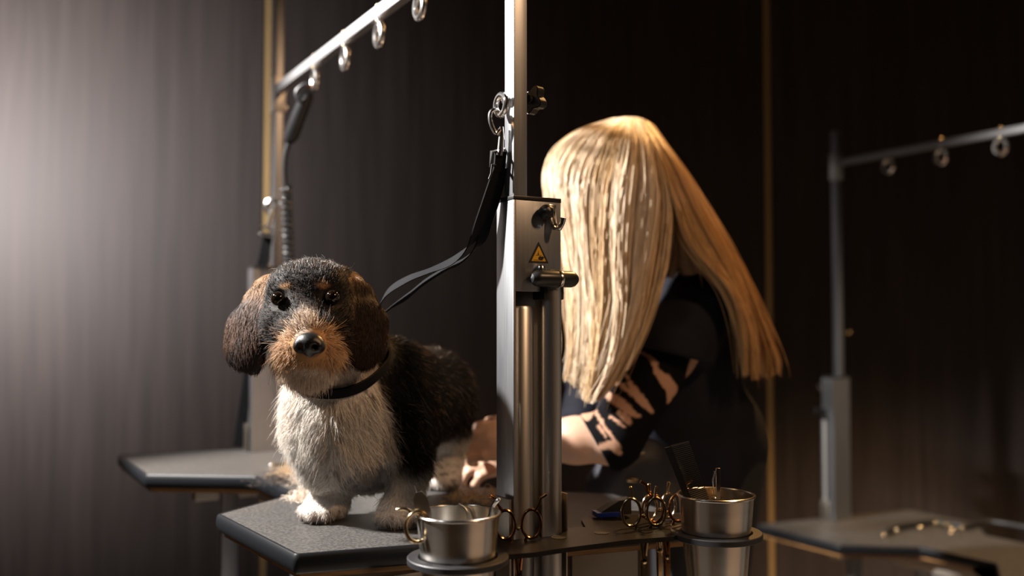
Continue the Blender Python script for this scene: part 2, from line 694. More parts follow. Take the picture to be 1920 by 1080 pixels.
def make_table(label, loc, top):
    t = thing('grooming_table', label, 'table', loc, ROT, 'grooming tables')
    R = round_poly(OUT, 0.006, 4)
    b = MB()
    b.prism(inset(R, 0.005), top - 0.020, top)
    b.build('table_top', 'table_laminate', t, angle=40)
    prof = [(0.0048, -0.0190), (0.0048, 0.0004), (0.0012, 0.0004), (-0.0008, -0.002), (-0.0022, -0.008), (-0.0022, -0.015), (0.000, -0.0225), (0.003, -0.0255), (0.012, -0.0255)]
    rings = [inset(R, d) for d, _ in prof]
    k = len(R)
    b = MB()
    vs = [(x, y, top + z) for ring, (_, z) in zip(rings, prof) for x, y in ring]
    fs = [(i * k + j, i * k + (j + 1) % k, (i + 1) * k + (j + 1) % k, (i + 1) * k + j) for i in range(len(prof) - 1) for j in range(k)]
    b.add(vs, fs)
    tag(b.build('edge_band', 'edge_rubber', t, angle=50), 'rounded black rubber edging')
    b = MB()
    b.prism(inset(R, 0.010), top - 0.034, top - 0.0256)
    b.build('underside_board', 'table_board', t)
    # frame and lift below
    for x in (-0.11, 0.06):
        b = MB()
        b.box((x, 0.10, top - 0.085), (x + 0.04, 1.0, top - 0.035), 0.003)
        b.build('frame_rail', 'frame_grey', t)
    for y in (0.12, 0.90):
        b = MB()
        b.box((-0.24, y, top - 0.080), (0.22, y + 0.04, top - 0.036), 0.003)
        b.build('cross_bar', 'frame_grey', t)
    for x0, x1 in ((-0.20, 0.098), (0.106, 0.225)):
        b = MB()
        b.box((x0, 0.015, max(0.12, top - 0.40)), (x1, 0.030, top - 0.036), 0.002)
        tag(b.build('front_panel', 'bronze_alu', t), 'brushed metal panel under the table end')
    b = MB()
    b.box((-0.10, 0.42, 0.06), (0.08, 0.70, top - 0.09), 0.006)
    b.build('lift_column', 'aluminium', t)
    for x in (-0.19, 0.12):
        for y in (0.13, 0.88):
            b = MB()
            b.box((x, y, 0.06), (x + 0.035, y + 0.035, top - 0.036), 0.003)
            b.build('leg', 'aluminium', t)
    b = MB()
    b.box((-0.26, 0.06, 0.0), (0.24, 1.02, 0.06), 0.008)
    b.build('base', 'frame_grey', t)
    return t


make_table('grey grooming table under the dog with black rubber edges and notched sides', (0.002, 1.298, 0), TZ)
T2 = 0.493
make_table('lower grooming table at the right with a leash lying on it', (1.614, 2.121, 0), T2)


# ------------------------------------------------------------------ posts (height relative to their table top)
def eye_bolt(name, parent, x, y, z, mats=('chrome', 'gold_steel'), r=0.0180, bar=0.011):
    """ring hanging under a bar, its plane along the bar"""
    b = MB()
    pts = []
    for k in range(30):
        a = math.radians(100 + 335 * k / 29)
        pts.append((x + 0.004 * (k / 29 - 0.5), y + r * math.cos(a), z - bar - r - 0.008 + r * 1.15 * math.sin(a)))
    b.tube(pts, 0.0056, 10)
    b.tube([(x, y, z - bar - 0.010), (x, y, z + bar + 0.006)], 0.0036, 8)
    o = b.build(name, mats[0], parent)
    b = MB()
    b.lathe([(0, 0.007), (0.0045, 0.0065), (0.0062, 0.004), (0.0062, 0)], 8, (x, y, z + bar))
    b.build('nut', mats[1], o)
    b = MB()
    b.lathe([(0, -0.001), (0.0068, -0.001), (0.0068, 0.003), (0.0, 0.003)], 12, (x, y, z - bar - 0.002))
    b.build('washer', mats[1], o)
    return o


def make_post(label, loc, rz, mast_top, bar_z=None, ring_t=(), box_h=0.459, detail=True, bar_len=1.02, zb=-0.30):
    t = thing('grooming_post', label, 'post', loc, rz, 'grooming posts')
    Wd, D = 0.074, 0.046
    b = MB()                                      # U shaped extrusion
    b.box((0, 0, zb), (0.0035, D, box_h - 0.006), 0.0008)
    b.box((0.0034, D - 0.004, zb), (Wd, D, box_h - 0.006))
    b.box((Wd - 0.003, 0.024, zb), (Wd, D - 0.0039, box_h - 0.006))
    b.build('column', 'aluminium', t)
    b = MB()
    b.box((0.0035, 0.0, box_h - 0.127), (Wd, 0.003, box_h - 0.006), 0.0006)
    b.box((Wd - 0.003, 0.003, box_h - 0.127), (Wd, 0.0239, box_h - 0.006))
    b.build('cover', 'aluminium', t)
    b = MB()
    b.box((-0.0006, -0.0006, box_h - 0.006), (Wd + 0.0006, D + 0.0006, box_h), 0.0008)
    b.build('cap', 'black_plastic', t)
    b = MB()
    b.lathe([(0.0, zb), (0.0185, zb), (0.0185, box_h - 0.15), (0.016, box_h - 0.146), (0.0, box_h - 0.146)], 32, (0.0232, 0.0225, 0))
    b.build('gas_cylinder', 'tube_alu', t)
    b = MB()
    b.lathe([(0.0, zb), (0.0138, zb), (0.0138, box_h - 0.118), (0.0, box_h - 0.118)], 28, (0.0588, 0.0005, 0))
    b.build('support_tube', 'tube_alu', t)
    # mast
    b = MB()
    b.box((0.0008, 0.0008, box_h), (0.0218, 0.0258, mast_top), 0.0015)
    b.build('mast', 'aluminium', t)
    # clamp with cross lever
    zc = box_h - 0.111
    b = MB()
    b.box((0.042, -0.008, zc - 0.027), (0.0745, 0.022, zc + 0.010), 0.003)
    b.box((0.048, -0.014, zc - 0.012), (0.066, 0.0, zc + 0.014), 0.004)
    cl = b.build('clamp', 'black_plastic', t)
    b = MB()
    prof = [(0, -0.037), (0.006, -0.0355), (0.0098, -0.031), (0.0112, -0.026), (0.0112, 0.026), (0.0098, 0.031), (0.006, 0.0355), (0, 0.037)]
    b.lathe(prof, 20)
    b.xf(Matrix.Translation((0.0555, -0.013, zc + 0.001)) @ Matrix.Rotation(math.pi / 2, 4, 'Y'))
    b.build('lever', 'black_plastic', cl)
    b = MB()
    b.lathe([(0.0118, -0.0022), (0.0122, 0), (0.0118, 0.0022)], 20)
    b.xf(Matrix.Translation((0.0625, -0.013, zc + 0.001)) @ Matrix.Rotation(math.pi / 2, 4, 'Y'))
    b.build('band', 'chrome', cl)
    b = MB()
    b.lathe([(0.0, 0.008), (0.0045, 0.0072), (0.0065, 0.004), (0.0065, 0.0)], 14, (0.0385, -0.006, zc + 0.012))
    b.build('clamp_screw', 'chrome', cl)
    # ball knob and coat hook
    zk = box_h - 0.021
    b = MB()
    b.lathe([(0.0, -0.0105), (0.006, -0.009), (0.0098, -0.004), (0.0103, 0.0), (0.0092, 0.0052), (0.006, 0.008), (0.0055, 0.014), (0, 0.014)], 20)
    b.xf(Matrix.Translation((0.044, -0.011, zk)) @ Matrix.Rotation(-math.pi / 2, 4, 'X'))
    b.build('ball_knob', 'black_plastic', t)
    b = MB()
    b.tube([(0.0545, -0.0035, zk + 0.008), (0.054, -0.0045, zk - 0.006), (0.0545, -0.008, zk - 0.018), (0.057, -0.013, zk - 0.0225), (0.0605, -0.018, zk - 0.022), (0.063, -0.021, zk - 0.015), (0.064, -0.022, zk - 0.008)],
           [0.0022, 0.0032, 0.0034, 0.0034, 0.0034, 0.0034, 0.0038], 10)
    b.tube([(0.0625, -0.0035, zk + 0.008), (0.0615, -0.0045, zk - 0.006), (0.060, -0.009, zk - 0.019), (0.059, -0.014, zk - 0.022)], [0.0022, 0.003, 0.003, 0.003], 10)
    b.box((0.0525, -0.0045, zk - 0.002), (0.0645, -0.0002, zk + 0.012), 0.0018)
    hk = b.build('coat_hook', 'chrome', t)
    b = MB()
    b.lathe([(0.0036, 0), (0.0032, -0.0015), (0.0, -0.0018)], 14)
    b.xf(Matrix.Translation((0.0585, -0.0045, zk + 0.005)) @ Matrix.Rotation(-math.pi / 2, 4, 'X'))
    b.build('screw', 'steel', hk)
    if detail:
        # warning triangle, crushing-hand pictogram
        def tri(c, r, y0, y1):
            b = MB()
            P = [(c[0] + r * math.sin(a) * 0.95, c[1] + r * math.cos(a)) for a in (0, 2.0944, 4.18879)]
            P = round_poly(P, r * 0.06, 3)
            b.prism([(x, -z) for x, z in P], y0, y1)
            b.xf(Matrix(((1, 0, 0, 0), (0, 0, 1, 0), (0, -1, 0, 0), (0, 0, 0, 1))))
            return b
        c = (0.0385, 0.380)
        st = tri(c, 0.0192, -0.0005, 0.0002).build('warning_sticker', 'warn_black', t, smooth=False)
        tri((c[0], c[1] - 0.0004), 0.0138, -0.0008, -0.0004).build('yellow_field', 'warn_yellow', st, smooth=False)
        b = MB()
        b.box((c[0] - 0.0045, -0.0011, c[1] + 0.0003), (c[0] + 0.0045, -0.0007, c[1] + 0.0008))
        b.box((c[0] - 0.0080, -0.0011, c[1] - 0.0060), (c[0] + 0.0060, -0.0007, c[1] - 0.0055))
        b.box((c[0] - 0.0010, -0.0011, c[1] + 0.0008), (c[0] - 0.0005, -0.0007, c[1] + 0.0060))
        b.add([(c[0] - 0.0024, -0.0010, c[1] + 0.0030), (c[0] + 0.0009, -0.0010, c[1] + 0.0030), (c[0] - 0.00075, -0.0010, c[1] + 0.0010)], [(0, 1, 2)])
        hand = [(-0.001, -0.0035), (0.0005, -0.0052), (0.006, -0.0052), (0.0075, -0.0035), (0.0085, -0.0018), (0.006, -0.0005), (0.004, -0.0012), (0.002, -0.0004), (0.0002, -0.0014)]
        bb = MB()
        bb.prism([(c[0] + x, -(c[1] + z)) for x, z in hand], -0.0011, -0.0007)
        bb.xf(Matrix(((1, 0, 0, 0), (0, 0, 1, 0), (0, -1, 0, 0), (0, 0, 0, 1))))
        b.add(bb.v, bb.f)
        b.build('pictogram', 'warn_black', st, smooth=False)
        # star knob and ring on the mast
        zr = 0.592
        b = MB()
        pr = []
        for k in range(40):
            a = 2 * math.pi * k / 40
            pr.append((0.0165 * (1 + 0.22 * math.cos(4 * a)) * math.cos(a), 0.0165 * (1 + 0.22 * math.cos(4 * a)) * math.sin(a)))
        b.prism(inset(pr, 0.0015), -0.0075, 0.0075)
        b.prism(pr, -0.0055, 0.0055)
        b.lathe([(0.006, -0.013), (0.006, 0.0)], 14)
        b.xf(Matrix.Translation((0.040, 0.012, zr)) @ Matrix.Rotation(math.radians(12), 4, 'Z') @ Matrix.Rotation(math.radians(90), 4, 'Y') @ Matrix.Rotation(0.5, 4, 'Z'))
        b.build('star_knob', 'black_plastic', t)
        b = MB()
        b.tube([(0.0, 0.012, zr - 0.004), (-0.010, 0.012, zr - 0.006)], 0.004, 10)
        pts = [(-0.0125 + 0.0 * k, 0.012 + 0.0135 * math.sin(2 * math.pi * k / 28), zr - 0.012 + 0.0135 * math.cos(2 * math.pi * k / 28)) for k in range(28)]
        b.tube(pts, 0.0040, 10, closed=True)
        b.build('tether_ring', 'chrome', t)
    # side brackets at table level
    for x0, x1 in ((-0.010, -0.0065), (Wd + 0.004, Wd + 0.0065)):
        b = MB()
        b.box((x0, -0.006, max(zb, -0.05)), (x1, 0.030, 0.062), 0.001)
        b.box((min(x0, x1) + 0.0005, 0.008, max(zb, -0.04)), (0.0 if x0 < 0 else x1 - 0.0005, 0.02, 0.05)) if x0 < 0 else b.box((Wd, 0.008, max(zb, -0.04)), (x1, 0.02, 0.05))
        b.build('side_bracket', 'bronze_alu', t)
    if bar_z is not None:
        b = MB()
        b.box((0.0025, 0.026, bar_z - 0.011), (0.0205, 0.026 + bar_len, bar_z + 0.011), 0.003)
        cb = b.build('cross_bar', 'bar_alu', t)
        for s in ring_t:
            eye_bolt('eye_bolt', cb, 0.0115, 0.0133 + s, bar_z)
        b = MB()                                   # sleeve and clamp screw
        b.box((-0.003, -0.003, bar_z - 0.055), (0.0256, 0.030, bar_z + 0.030), 0.002)
        b.box((-0.012, 0.004, bar_z - 0.045), (-0.003, 0.016, bar_z - 0.035), 0.002)
        b.box((-0.008, -0.0025, bar_z - 0.008), (-0.003, 0.022, bar_z + 0.012), 0.002)
        b.build('sleeve', 'tube_alu', t)
        for zz in (bar_z + 0.028, bar_z - 0.046):
            b = MB()
            b.lathe([(0.0, 0.010), (0.005, 0.009), (0.006, 0.006), (0.006, 0.0)], 12)
            b.xf(Matrix.Translation((0.012, -0.003, zz)) @ Matrix.Rotation(math.pi / 2, 4, 'X'))
            b.build('clamp_screw', 'gold_steel', t)
    return t


make_post('aluminium grooming post with warning sticker and black clamp in front of the dog', (0.002, 1.233, TZ), ROT, 0.96)
make_post('aluminium post with ringed crossbar at the far table end behind the dog', (-0.544, 2.195, TZ), ROT + math.pi, 1.05, 0.836, (0.271, 0.453, 0.6256, 0.799), detail=False, box_h=0.42, zb=0.0006)
rp = make_post('aluminium post with ringed crossbar on the lower table at the right', (1.044, 3.017, T2), ROT + math.pi, 1.235, 1.130, (0.198, 0.376, 0.556, 0.734), detail=False, box_h=0.45, zb=0.0006)
b = MB()
b.tube([(-0.002, 0.013, 0.59), (-0.03, 0.012, 0.585), (-0.04, 0.012, 0.586)], [0.003, 0.003, 0.006], 10)
b.build('tether_hook', 'gold_steel', rp)

# ------------------------------------------------------------------ tool tray with two cups
TRZ = TZ + 0.012
CL = np.array((-0.0645, 1.130))
CR = np.array((0.272, 1.262))


def on_plane(px, py, z=TRZ):
    p = W(px, py, 1.0) - np.array((0, 0, CZ))
    t = (z - CZ) / p[2]
    return p[:2] * t


tray = thing('tool_tray', 'black metal tool tray with two cup rings fixed to the front post', 'tool tray', (0.10, 1.18, TRZ))
TO = (0.10, 1.18, 0)
outl = [on_plane(*q) for q in ((948, 1040), (1000, 1036), (1060, 1027), (1180, 1012), (1262, 1006), (1300, 985), (1285, 962), (1180, 957), (1118, 962), (1090, 974), (1098, 988), (1058, 992), (1050, 1004), (962, 1012), (930, 1006), (905, 1020), (915, 1045))]
b = MB()
b.prism([tuple(q) for q in outl], TRZ - 0.006, TRZ)
b.build('plate', 'tray_black', tray, origin=(0.10, 1.18, TRZ), angle=30)
for c in (CL, CR):
    b = MB()
    b.lathe([(0.0478, 0.0), (0.0595, 0.0), (0.0605, -0.001), (0.0605, -0.007), (0.0595, -0.008), (0.0478, -0.008), (0.0478, 0.0)], 56, (c[0], c[1], TRZ + 0.0012))
    b.build('cup_ring', 'black_rubber', tray, origin=(0.10, 1.18, TRZ))
for q in ((1048, 1008), (1128, 999)):
    c = on_plane(*q)
    b = MB()
    b.lathe([(0.0085, 0.0004), (0.0100, 0.0006), (0.0100, 0.0), (0.0, 0.0002)], 24, (c[0], c[1], TRZ))
    b.build('tool_hole', 'warn_black', tray, origin=(0.10, 1.18, TRZ))


def make_cup(label, c, rimz, loc_z):
    t = thing('steel_cup', label, 'cup', (c[0], c[1], loc_z), 0, 'steel tool cups')
    H = rimz - loc_z
    r0, r1 = 0.0385, 0.0500
    b = MB()
    prof = [(0, 0.0), (r0 - 0.002, 0.0), (r0, 0.002)]
    for k in range(1, 12):
        prof.append((r0 + (r1 - r0) * k / 11 - 0.0006, 0.002 + (H - 0.004) * k / 11))
    prof += [(r1 - 0.0016, H - 0.002)]
    for k in range(10, -1, -1):
        prof.append((r0 - 0.0012 + (r1 - r0) * k / 11, 0.003 + (H - 0.005) * k / 11))
    prof += [(0, 0.003)]
    b.lathe(prof, 72)
    body = b.build('cup_body', 'steel', t, angle=60)
    b = MB()
    pts = [(r1 * math.cos(2 * math.pi * k / 72), r1 * math.sin(2 * math.pi * k / 72), H - 0.001) for k in range(72)]
    b.tube(pts, 0.0019, 10, closed=True)
    b.build('rolled_rim', 'steel', t)
    return t


make_cup('short steel cup in the left ring of the tray, holding gold shears', CL, TRZ + 0.052, TRZ - 0.075)
make_cup('tall steel cup in the right ring of the tray, holding a black comb', CR, TRZ + 0.050, TRZ - 0.085)


# ------------------------------------------------------------------ scissors and tools
def make_scissors(label, loc, rz, m, tilt=0.0, curved=False, s=1.0, tang=0.016):
    t = thing('scissors', label, 'scissors', loc, rz, 'grooming scissors')
    t.rotation_euler = (tilt, 0, rz)
    for sg in (-1, 1):
        cx, cz = sg * 0.0172 * s, 0.0215 * s
        pts = [(cx + 0.0128 * s * math.cos(2 * math.pi * k / 32), sg * 0.0006, cz + 0.0185 * s * math.sin(2 * math.pi * k / 32)) for k in range(32)]
        b = MB()
        b.tube(pts, 0.0021 * s, 10, closed=True)
        b.tube([(cx - sg * 0.006 * s, sg * 0.0006, cz - 0.0165 * s), (cx - sg * 0.012 * s, sg * 0.0006, cz - 0.032 * s), (sg * 0.0012, sg * 0.0008, cz - 0.062 * s), (-sg * 0.002, sg * 0.0010, cz - 0.075 * s)],
               [0.002 * s, 0.0026 * s, 0.0032 * s, 0.003 * s], 10, squash=0.6)
        h = b.build('handle', m, t)
        b = MB()
        if curved:
            b.tube([(cx + sg * 0.004 * s, 0, cz + 0.0175 * s), (cx + sg * 0.010 * s, 0, cz + 0.025 * s), (cx + sg * 0.012 * s, 0, cz + 0.033 * s), (cx + sg * 0.020 * s, 0, cz + 0.038 * s)], [0.0026, 0.0025, 0.0022, 0.0024], 10)
        else:
            b.tube([(cx + sg * -0.002 * s, 0, cz + 0.018 * s), (cx - sg * 0.0005 * s, 0, cz + 0.018 * s + tang * 0.7), (cx + sg * 0.001 * s, 0, cz + 0.018 * s + tang), (cx + sg * 0.0012 * s, 0, cz + 0.019 * s + tang)],
                   [0.0016, 0.0021, 0.0027, 0.0016], 10)
        b.build('finger_rest', m, h)
        b = MB()
        zz = cz - 0.060 * s
        poly = [(-sg * 0.0045 * s, zz), (sg * 0.0030 * s, zz + 0.004), (sg * 0.0030 * s, zz - 0.05 * s), (sg * 0.0004, zz - 0.085 * s), (-sg * 0.0008, zz - 0.085 * s), (-sg * 0.0042 * s, zz - 0.03 * s)]
        b.prism([(x, -z) for x, z in poly], sg * 0.0002, sg * 0.0020)
        b.xf(Matrix(((1, 0, 0, 0), (0, 0, 1, 0), (0, -1, 0, 0), (0, 0, 0, 1))))
        b.build('blade', m, t, smooth=False)
    b = MB()
    b.lathe([(0, -0.0052), (0.0032, -0.0045), (0.0036, -0.002), (0.0036, 0.003), (0, 0.0035)], 14)
    b.xf(Matrix.Translation((0, 0, 0.0215 * s - 0.066 * s)) @ Matrix.Rotation(-math.pi / 2, 4, 'X'))
    b.build('pivot_screw', 'gold_steel', t)
    b = MB()
    b.lathe([(0, -0.003), (0.0024, -0.0018), (0.003, 0), (0.0024, 0.0018), (0, 0.003)], 12)
    b.xf(Matrix.Translation((0.0, 0, 0.016 * s)) @ Matrix.Rotation(math.pi / 2, 4, 'Y'))
    b.build('bumper', 'gold_steel', t)
    return t


p = on_plane(1207, 990)
make_scissors('front pair of silver scissors standing in the tray between post and comb', (p[0], p[1], TRZ), math.radians(4), 'gold_steel')
p = on_plane(1236, 978)
make_scissors('silver scissors close behind the front pair in the tray', (p[0], p[1], TRZ + 0.001), math.radians(24), 'gold_steel', s=0.92)
p = on_plane(1250, 984)
make_scissors('copper scissors with curved finger rests standing next to the right cup', (p[0], p[1], TRZ + 0.001), math.radians(10), 'copper', curved=True)
p = on_plane(972, 1014)
make_scissors('copper scissors hanging in the tray between left cup and post', (p[0], p[1], TRZ), math.radians(8), 'copper', curved=True, s=0.98)


def tool_tube(name, label, cat, parts, origin, group=None):
    """parts: list of (name, material, list of (points, radii))"""
    t = thing(name, label, cat, origin, 0, group)
    for nm, m, segs in parts:
        b = MB()
        for pts, r in segs:
            b.tube(pts, r, 10)
        b.build(nm, m, t, origin=origin)
    return t


# gold shears whose ring hangs over the left cup's rim
YG = 1.105
cc = W(783, 988, YG)
ring = [cc + np.array((0.0135 * math.cos(a), 0.003 * math.cos(a), 0.0175 * math.sin(a))) for a in np.linspace(math.radians(20), math.radians(330), 28)]
org = tuple(W(800, 1000, YG))
g = tool_tube('shears', 'gold shears with one finger ring hanging outside the left steel cup', 'shears', [
    ('finger_ring', 'gold_steel', [(ring, [0.0024] * 28)]),
    ('finger_rest', 'gold_steel', [(spline([W(786, 963, YG), W(772, 960, YG), W(762, 955, YG), W(752, 954, YG), W(744, 956, YG)], 10), [0.0022] * 8 + [0.002, 0.0014])]),
    ('shank', 'gold_steel', [([W(785, 968, YG), W(800, 972, 1.115), W(850, 1010, 1.13), W(868, 1050, 1.13)], [0.003, 0.003, 0.003, 0.002])])], org)
# thinning blade sticking out of the left cup
t = thing('thinning_comb', 'steel thinning blade with fine teeth leaning out of the left cup', 'comb', tuple(W(805, 985, 1.108)), 0)
b = MB()
poly = [(x * 1.15, z * 1.15) for x, z in [(0, 0), (0.001, 0.016), (-0.002, 0.028), (-0.008, 0.0345), (-0.014, 0.033), (-0.0165, 0.026), (-0.014, 0.012), (-0.008, -0.012), (0.004, -0.05), (0.010, -0.05)]]
b.prism([(x, -z) for x, z in poly], -0.001, 0.001)
b.xf(Matrix(((1, 0, 0, 0), (0, 0, 1, 0), (0, -1, 0, 0), (0, 0, 0, 1))))
b.build('blade', 'bronze_alu', t, smooth=False)
b = MB()
for k in range(9):
    z = -0.001 + 0.0024 * k
    b.box((-0.002, -0.0007, z), (0.0035 - 0.0002 * k, 0.0007, z + 0.0011))
b.build('teeth', 'steel', t, smooth=False)
b = MB()
b.tube([(-0.013, 0, 0.033), (-0.0175, 0, 0.047)], [0.0008, 0.0005], 6)
b.build('pin', 'steel', t)
# two more handles peeking over the rim
tool_tube('hook_tool', 'chrome curved tool handle peeking over the left cup rim by the post', 'tool', [('grip', 'chrome', [(spline([W(905, 1010, 1.15), W(920, 965, 1.158), W(924, 950, 1.16), W(931, 940, 1.16), W(938, 936, 1.16)], 12), [0.003] * 11 + [0.0018])])], tuple(W(905, 1010, 1.15)))
tool_tube('hook_tool', 'small dark curved tool tip over the back rim of the left cup', 'tool', [('grip', 'steel', [(spline([W(885, 1000, 1.165), W(876, 962, 1.168), W(868, 951, 1.17), W(858, 946, 1.17)], 10), [0.0022] * 9 + [0.0014])])], tuple(W(885, 1000, 1.165)))

# black comb in the right cup
t = thing('comb', 'black fine toothed comb standing in the right steel cup', 'comb', tuple(W(1296, 960, 1.262)), 0)
A0, A1 = W(1308, 1000, 1.262), W(1246, 840, 1.262)
B0, B1 = W(1346, 982, 1.262), W(1292, 828, 1.262)
ORG = np.array(W(1296, 960, 1.262))
b = MB()
ex = nrm(A1 - A0)
b.add([*(A0 + np.array((0, -0.002, 0)) + q for q in (0, nrm(B0 - A0) * 0.009)), *(A1 + np.array((0, -0.002, 0)) + q for q in (nrm(B1 - A1) * 0.009, 0)),
       *(A0 + np.array((0, 0.002, 0)) + q for q in (0, nrm(B0 - A0) * 0.009)), *(A1 + np.array((0, 0.002, 0)) + q for q in (nrm(B1 - A1) * 0.009, 0))],
      [(0, 1, 2, 3), (7, 6, 5, 4), (0, 4, 5, 1), (1, 5, 6, 2), (2, 6, 7, 3), (3, 7, 4, 0)])
b.build('spine', 'black_plastic', t, origin=ORG, smooth=False)
b = MB()
for k in range(46):
    s = k / 45
    p0 = A0 + (A1 - A0) * s
    p1 = B0 + (B1 - B0) * s
    r = 0.0016 if k in (0, 45) else 0.0007
    b.tube([p0 + (p1 - p0) * 0.25, p1], [r, r * 0.8], 5)
tag(b.build('teeth', 'black_plastic', t, origin=ORG), kind='stuff')
b = MB()
b.tube([B0 + (B1 - B0) * 0.02, B0 + (B1 - B0) * 0.10], 0.0016, 6)
b.build('gold_mark', 'gold_steel', t, origin=ORG)
# nail clipper in the right cup
o0 = W(1347, 985, 1.262)
t = thing('nail_clipper', 'chrome nail clipper standing in the right steel cup', 'clipper', tuple(o0), 0)
b = MB()
b.box((-0.0030, -0.002, -0.02), (0.0030, 0.002, 0.076), 0.001)
b.build('lever', 'chrome', t)
b = MB()
b.tube([(-0.0045, 0, 0.072), (-0.0066, 0, 0.060), (-0.0062, 0, 0.048), (-0.0045, 0, 0.040)], 0.0011, 8)
b.build('spring', 'chrome', t)
b = MB()
b.lathe([(0, 0), (0.006, 0.0), (0.0085, 0.004), (0.0085, 0.012), (0.006, 0.016), (0, 0.016)], 16, (0, 0.006, 0.022))
b.build('pivot', 'gold_steel', t)
# blue clip on the tray
q = W(1152, 955, 1.36)
t = thing('clipper_blade_case', 'dark blue wedge shaped plastic clip on the tray left of the scissors', 'clip', tuple(q), math.radians(15))
b = MB()
b.add([(-0.024, -0.010, -0.006), (0.022, -0.010, -0.006), (0.022, 0.010, -0.006), (-0.024, 0.010, -0.006), (-0.024, -0.010, -0.001), (0.022, -0.010, 0.016), (0.022, 0.010, 0.016), (-0.024, 0.010, -0.001), (0.004, -0.010, 0.014), (0.004, 0.010, 0.014)],
      [(0, 3, 2, 1), (0, 1, 5, 8, 4), (3, 7, 9, 6, 2), (0, 4, 7, 3), (4, 8, 9, 7), (8, 5, 6, 9), (1, 2, 6, 5)])
b.build('body', 'black_plastic', t, smooth=False)
b = MB()
b.box((-0.030, -0.012, -0.0085), (0.006, 0.012, -0.0015), 0.001)
b.build('blue_base', 'blue_plastic', t)
# ------------------------------------------------------------------ the dog
DO = np.array((-0.19, 1.45, TZ))
dog = thing('dog', 'small wire-haired black, tan and white dog standing on the grooming table', 'dog', tuple(DO))
f = Field((-0.45, 1.14, TZ - 0.004), (-0.03, 1.76, TZ + 0.40), 0.0033)
# trunk
f.ell(W(636, 775, 1.395), (0.078, 0.080, 0.092), 0.03)
f.cap(W(650, 770, 1.42), W(735, 752, 1.51), 0.080, 0.080, 0.03)
f.cap(W(735, 752, 1.51), W(800, 748, 1.63), 0.080, 0.078, 0.03)
f.ell(W(806, 742, 1.65), (0.074, 0.070, 0.078), 0.03)
f.cap(W(725, 700, 1.47), W(745, 705, 1.53), 0.055, 0.052, 0.03)
f.ell(W(655, 855, 1.385), (0.058, 0.055, 0.048), 0.025)         # brisket
f.cap(W(690, 870, 1.42), W(760, 845, 1.55), 0.042, 0.045, 0.03)
# neck
f.cap(W(640, 735, 1.385), W(598, 610, 1.318), 0.060, 0.054, 0.025)
f.cap(W(690, 700, 1.43), W(620, 590, 1.34), 0.055, 0.050, 0.03)
# skull, brow, cheeks, muzzle
f.ell(W(584, 562, 1.312), (0.063, 0.066, 0.056), 0.02)
f.ell(W(584, 600, 1.285), (0.058, 0.050, 0.048), 0.02)
f.cap(W(548, 540, 1.276), W(614, 538, 1.276), 0.026, 0.026, 0.02)
f.cap(W(536, 612, 1.275), W(618, 612, 1.275), 0.034, 0.034, 0.02)
f.cap(W(578, 600, 1.262), W(579, 638, 1.205), 0.033, 0.021, 0.02)
f.cap(W(578, 640, 1.250), W(578, 660, 1.212), 0.036, 0.025, 0.018)
f.cap(W(556, 668, 1.222), W(600, 668, 1.222), 0.024, 0.024, 0.012)   # lips
f.cap(W(552, 670, 1.248), W(606, 670, 1.248), 0.024, 0.024, 0.014)
f.cap(W(577, 690, 1.235), W(578, 692, 1.275), 0.024, 0.030, 0.014)   # chin
# eye sockets
EYES = [W(521, 560, 1.2405), W(623, 557, 1.2425)]
for e in EYES:
    f.cap(e + np.array((0, -0.016, 0.002)), e + np.array((0, 0.006, 0)), 0.011, 0.009, 0.008, sub=True)
# ears: folded flaps
f.chain([W(497, 532, 1.312), W(480, 568, 1.300), W(458, 618, 1.286), W(460, 645, 1.280), W(478, 676, 1.278)], [0.011, 0.020, 0.030, 0.0325, 0.019], 0.010, squash=((-0.45, -0.85, 0.15), 3.6))
f.chain([W(660, 526, 1.318), W(674, 560, 1.304), W(691, 607, 1.290), W(686, 645, 1.284), W(680, 668, 1.280)], [0.012, 0.021, 0.027, 0.026, 0.019], 0.010, squash=((0.55, -0.8, 0.12), 3.4))
f.cap(W(525, 530, 1.322), W(495, 538, 1.312), 0.016, 0.010, 0.012)
f.cap(W(636, 526, 1.325), W(662, 532, 1.318), 0.016, 0.010, 0.012)


def paw(c, d, s=1.0, k=0.008):
    d = nrm((d[0], d[1], 0))
    side = np.array((-d[1], d[0], 0))
    c = np.asarray(c, float)
    f.ell(c + np.array((0, 0, 0.022 * s)) - d * 0.006, (0.030 * s, 0.030 * s, 0.022 * s), 0.014)
    for q, dd in ((-0.021, 0.012), (-0.0075, 0.022), (0.0075, 0.022), (0.021, 0.012)):
        p = c + side * q * s + d * dd * s + np.array((0, 0, 0.0125 * s))
        f.cap(p - d * 0.012 * s + np.array((0, 0, 0.008 * s)), p + d * 0.007 * s, 0.0115 * s, 0.0108 * s, 0.005)


PAWS = []
def gnd(px, py):
    r = on_plane(px, py, TZ)
    return np.array((r[0], r[1], TZ))
# front legs
a = gnd(608, 975)
f.chain([W(592, 815, 1.385), W(600, 872, 1.385), np.array((a[0] + 0.010, a[1] + 0.012, TZ + 0.050)), a + np.array((0.006, 0.012, 0.022))], [0.042, 0.031, 0.0245, 0.026], 0.016)
PAWS.append((a, (-0.55, -0.8)))
a = gnd(750, 985)
f.chain([W(742, 810, 1.40), W(765, 880, 1.385), np.array((a[0] + 0.006, a[1] + 0.014, TZ + 0.050)), a + np.array((0.002, 0.012, 0.022))], [0.046, 0.031, 0.0235, 0.024], 0.016)
PAWS.append((a, (-0.1, -1.0)))
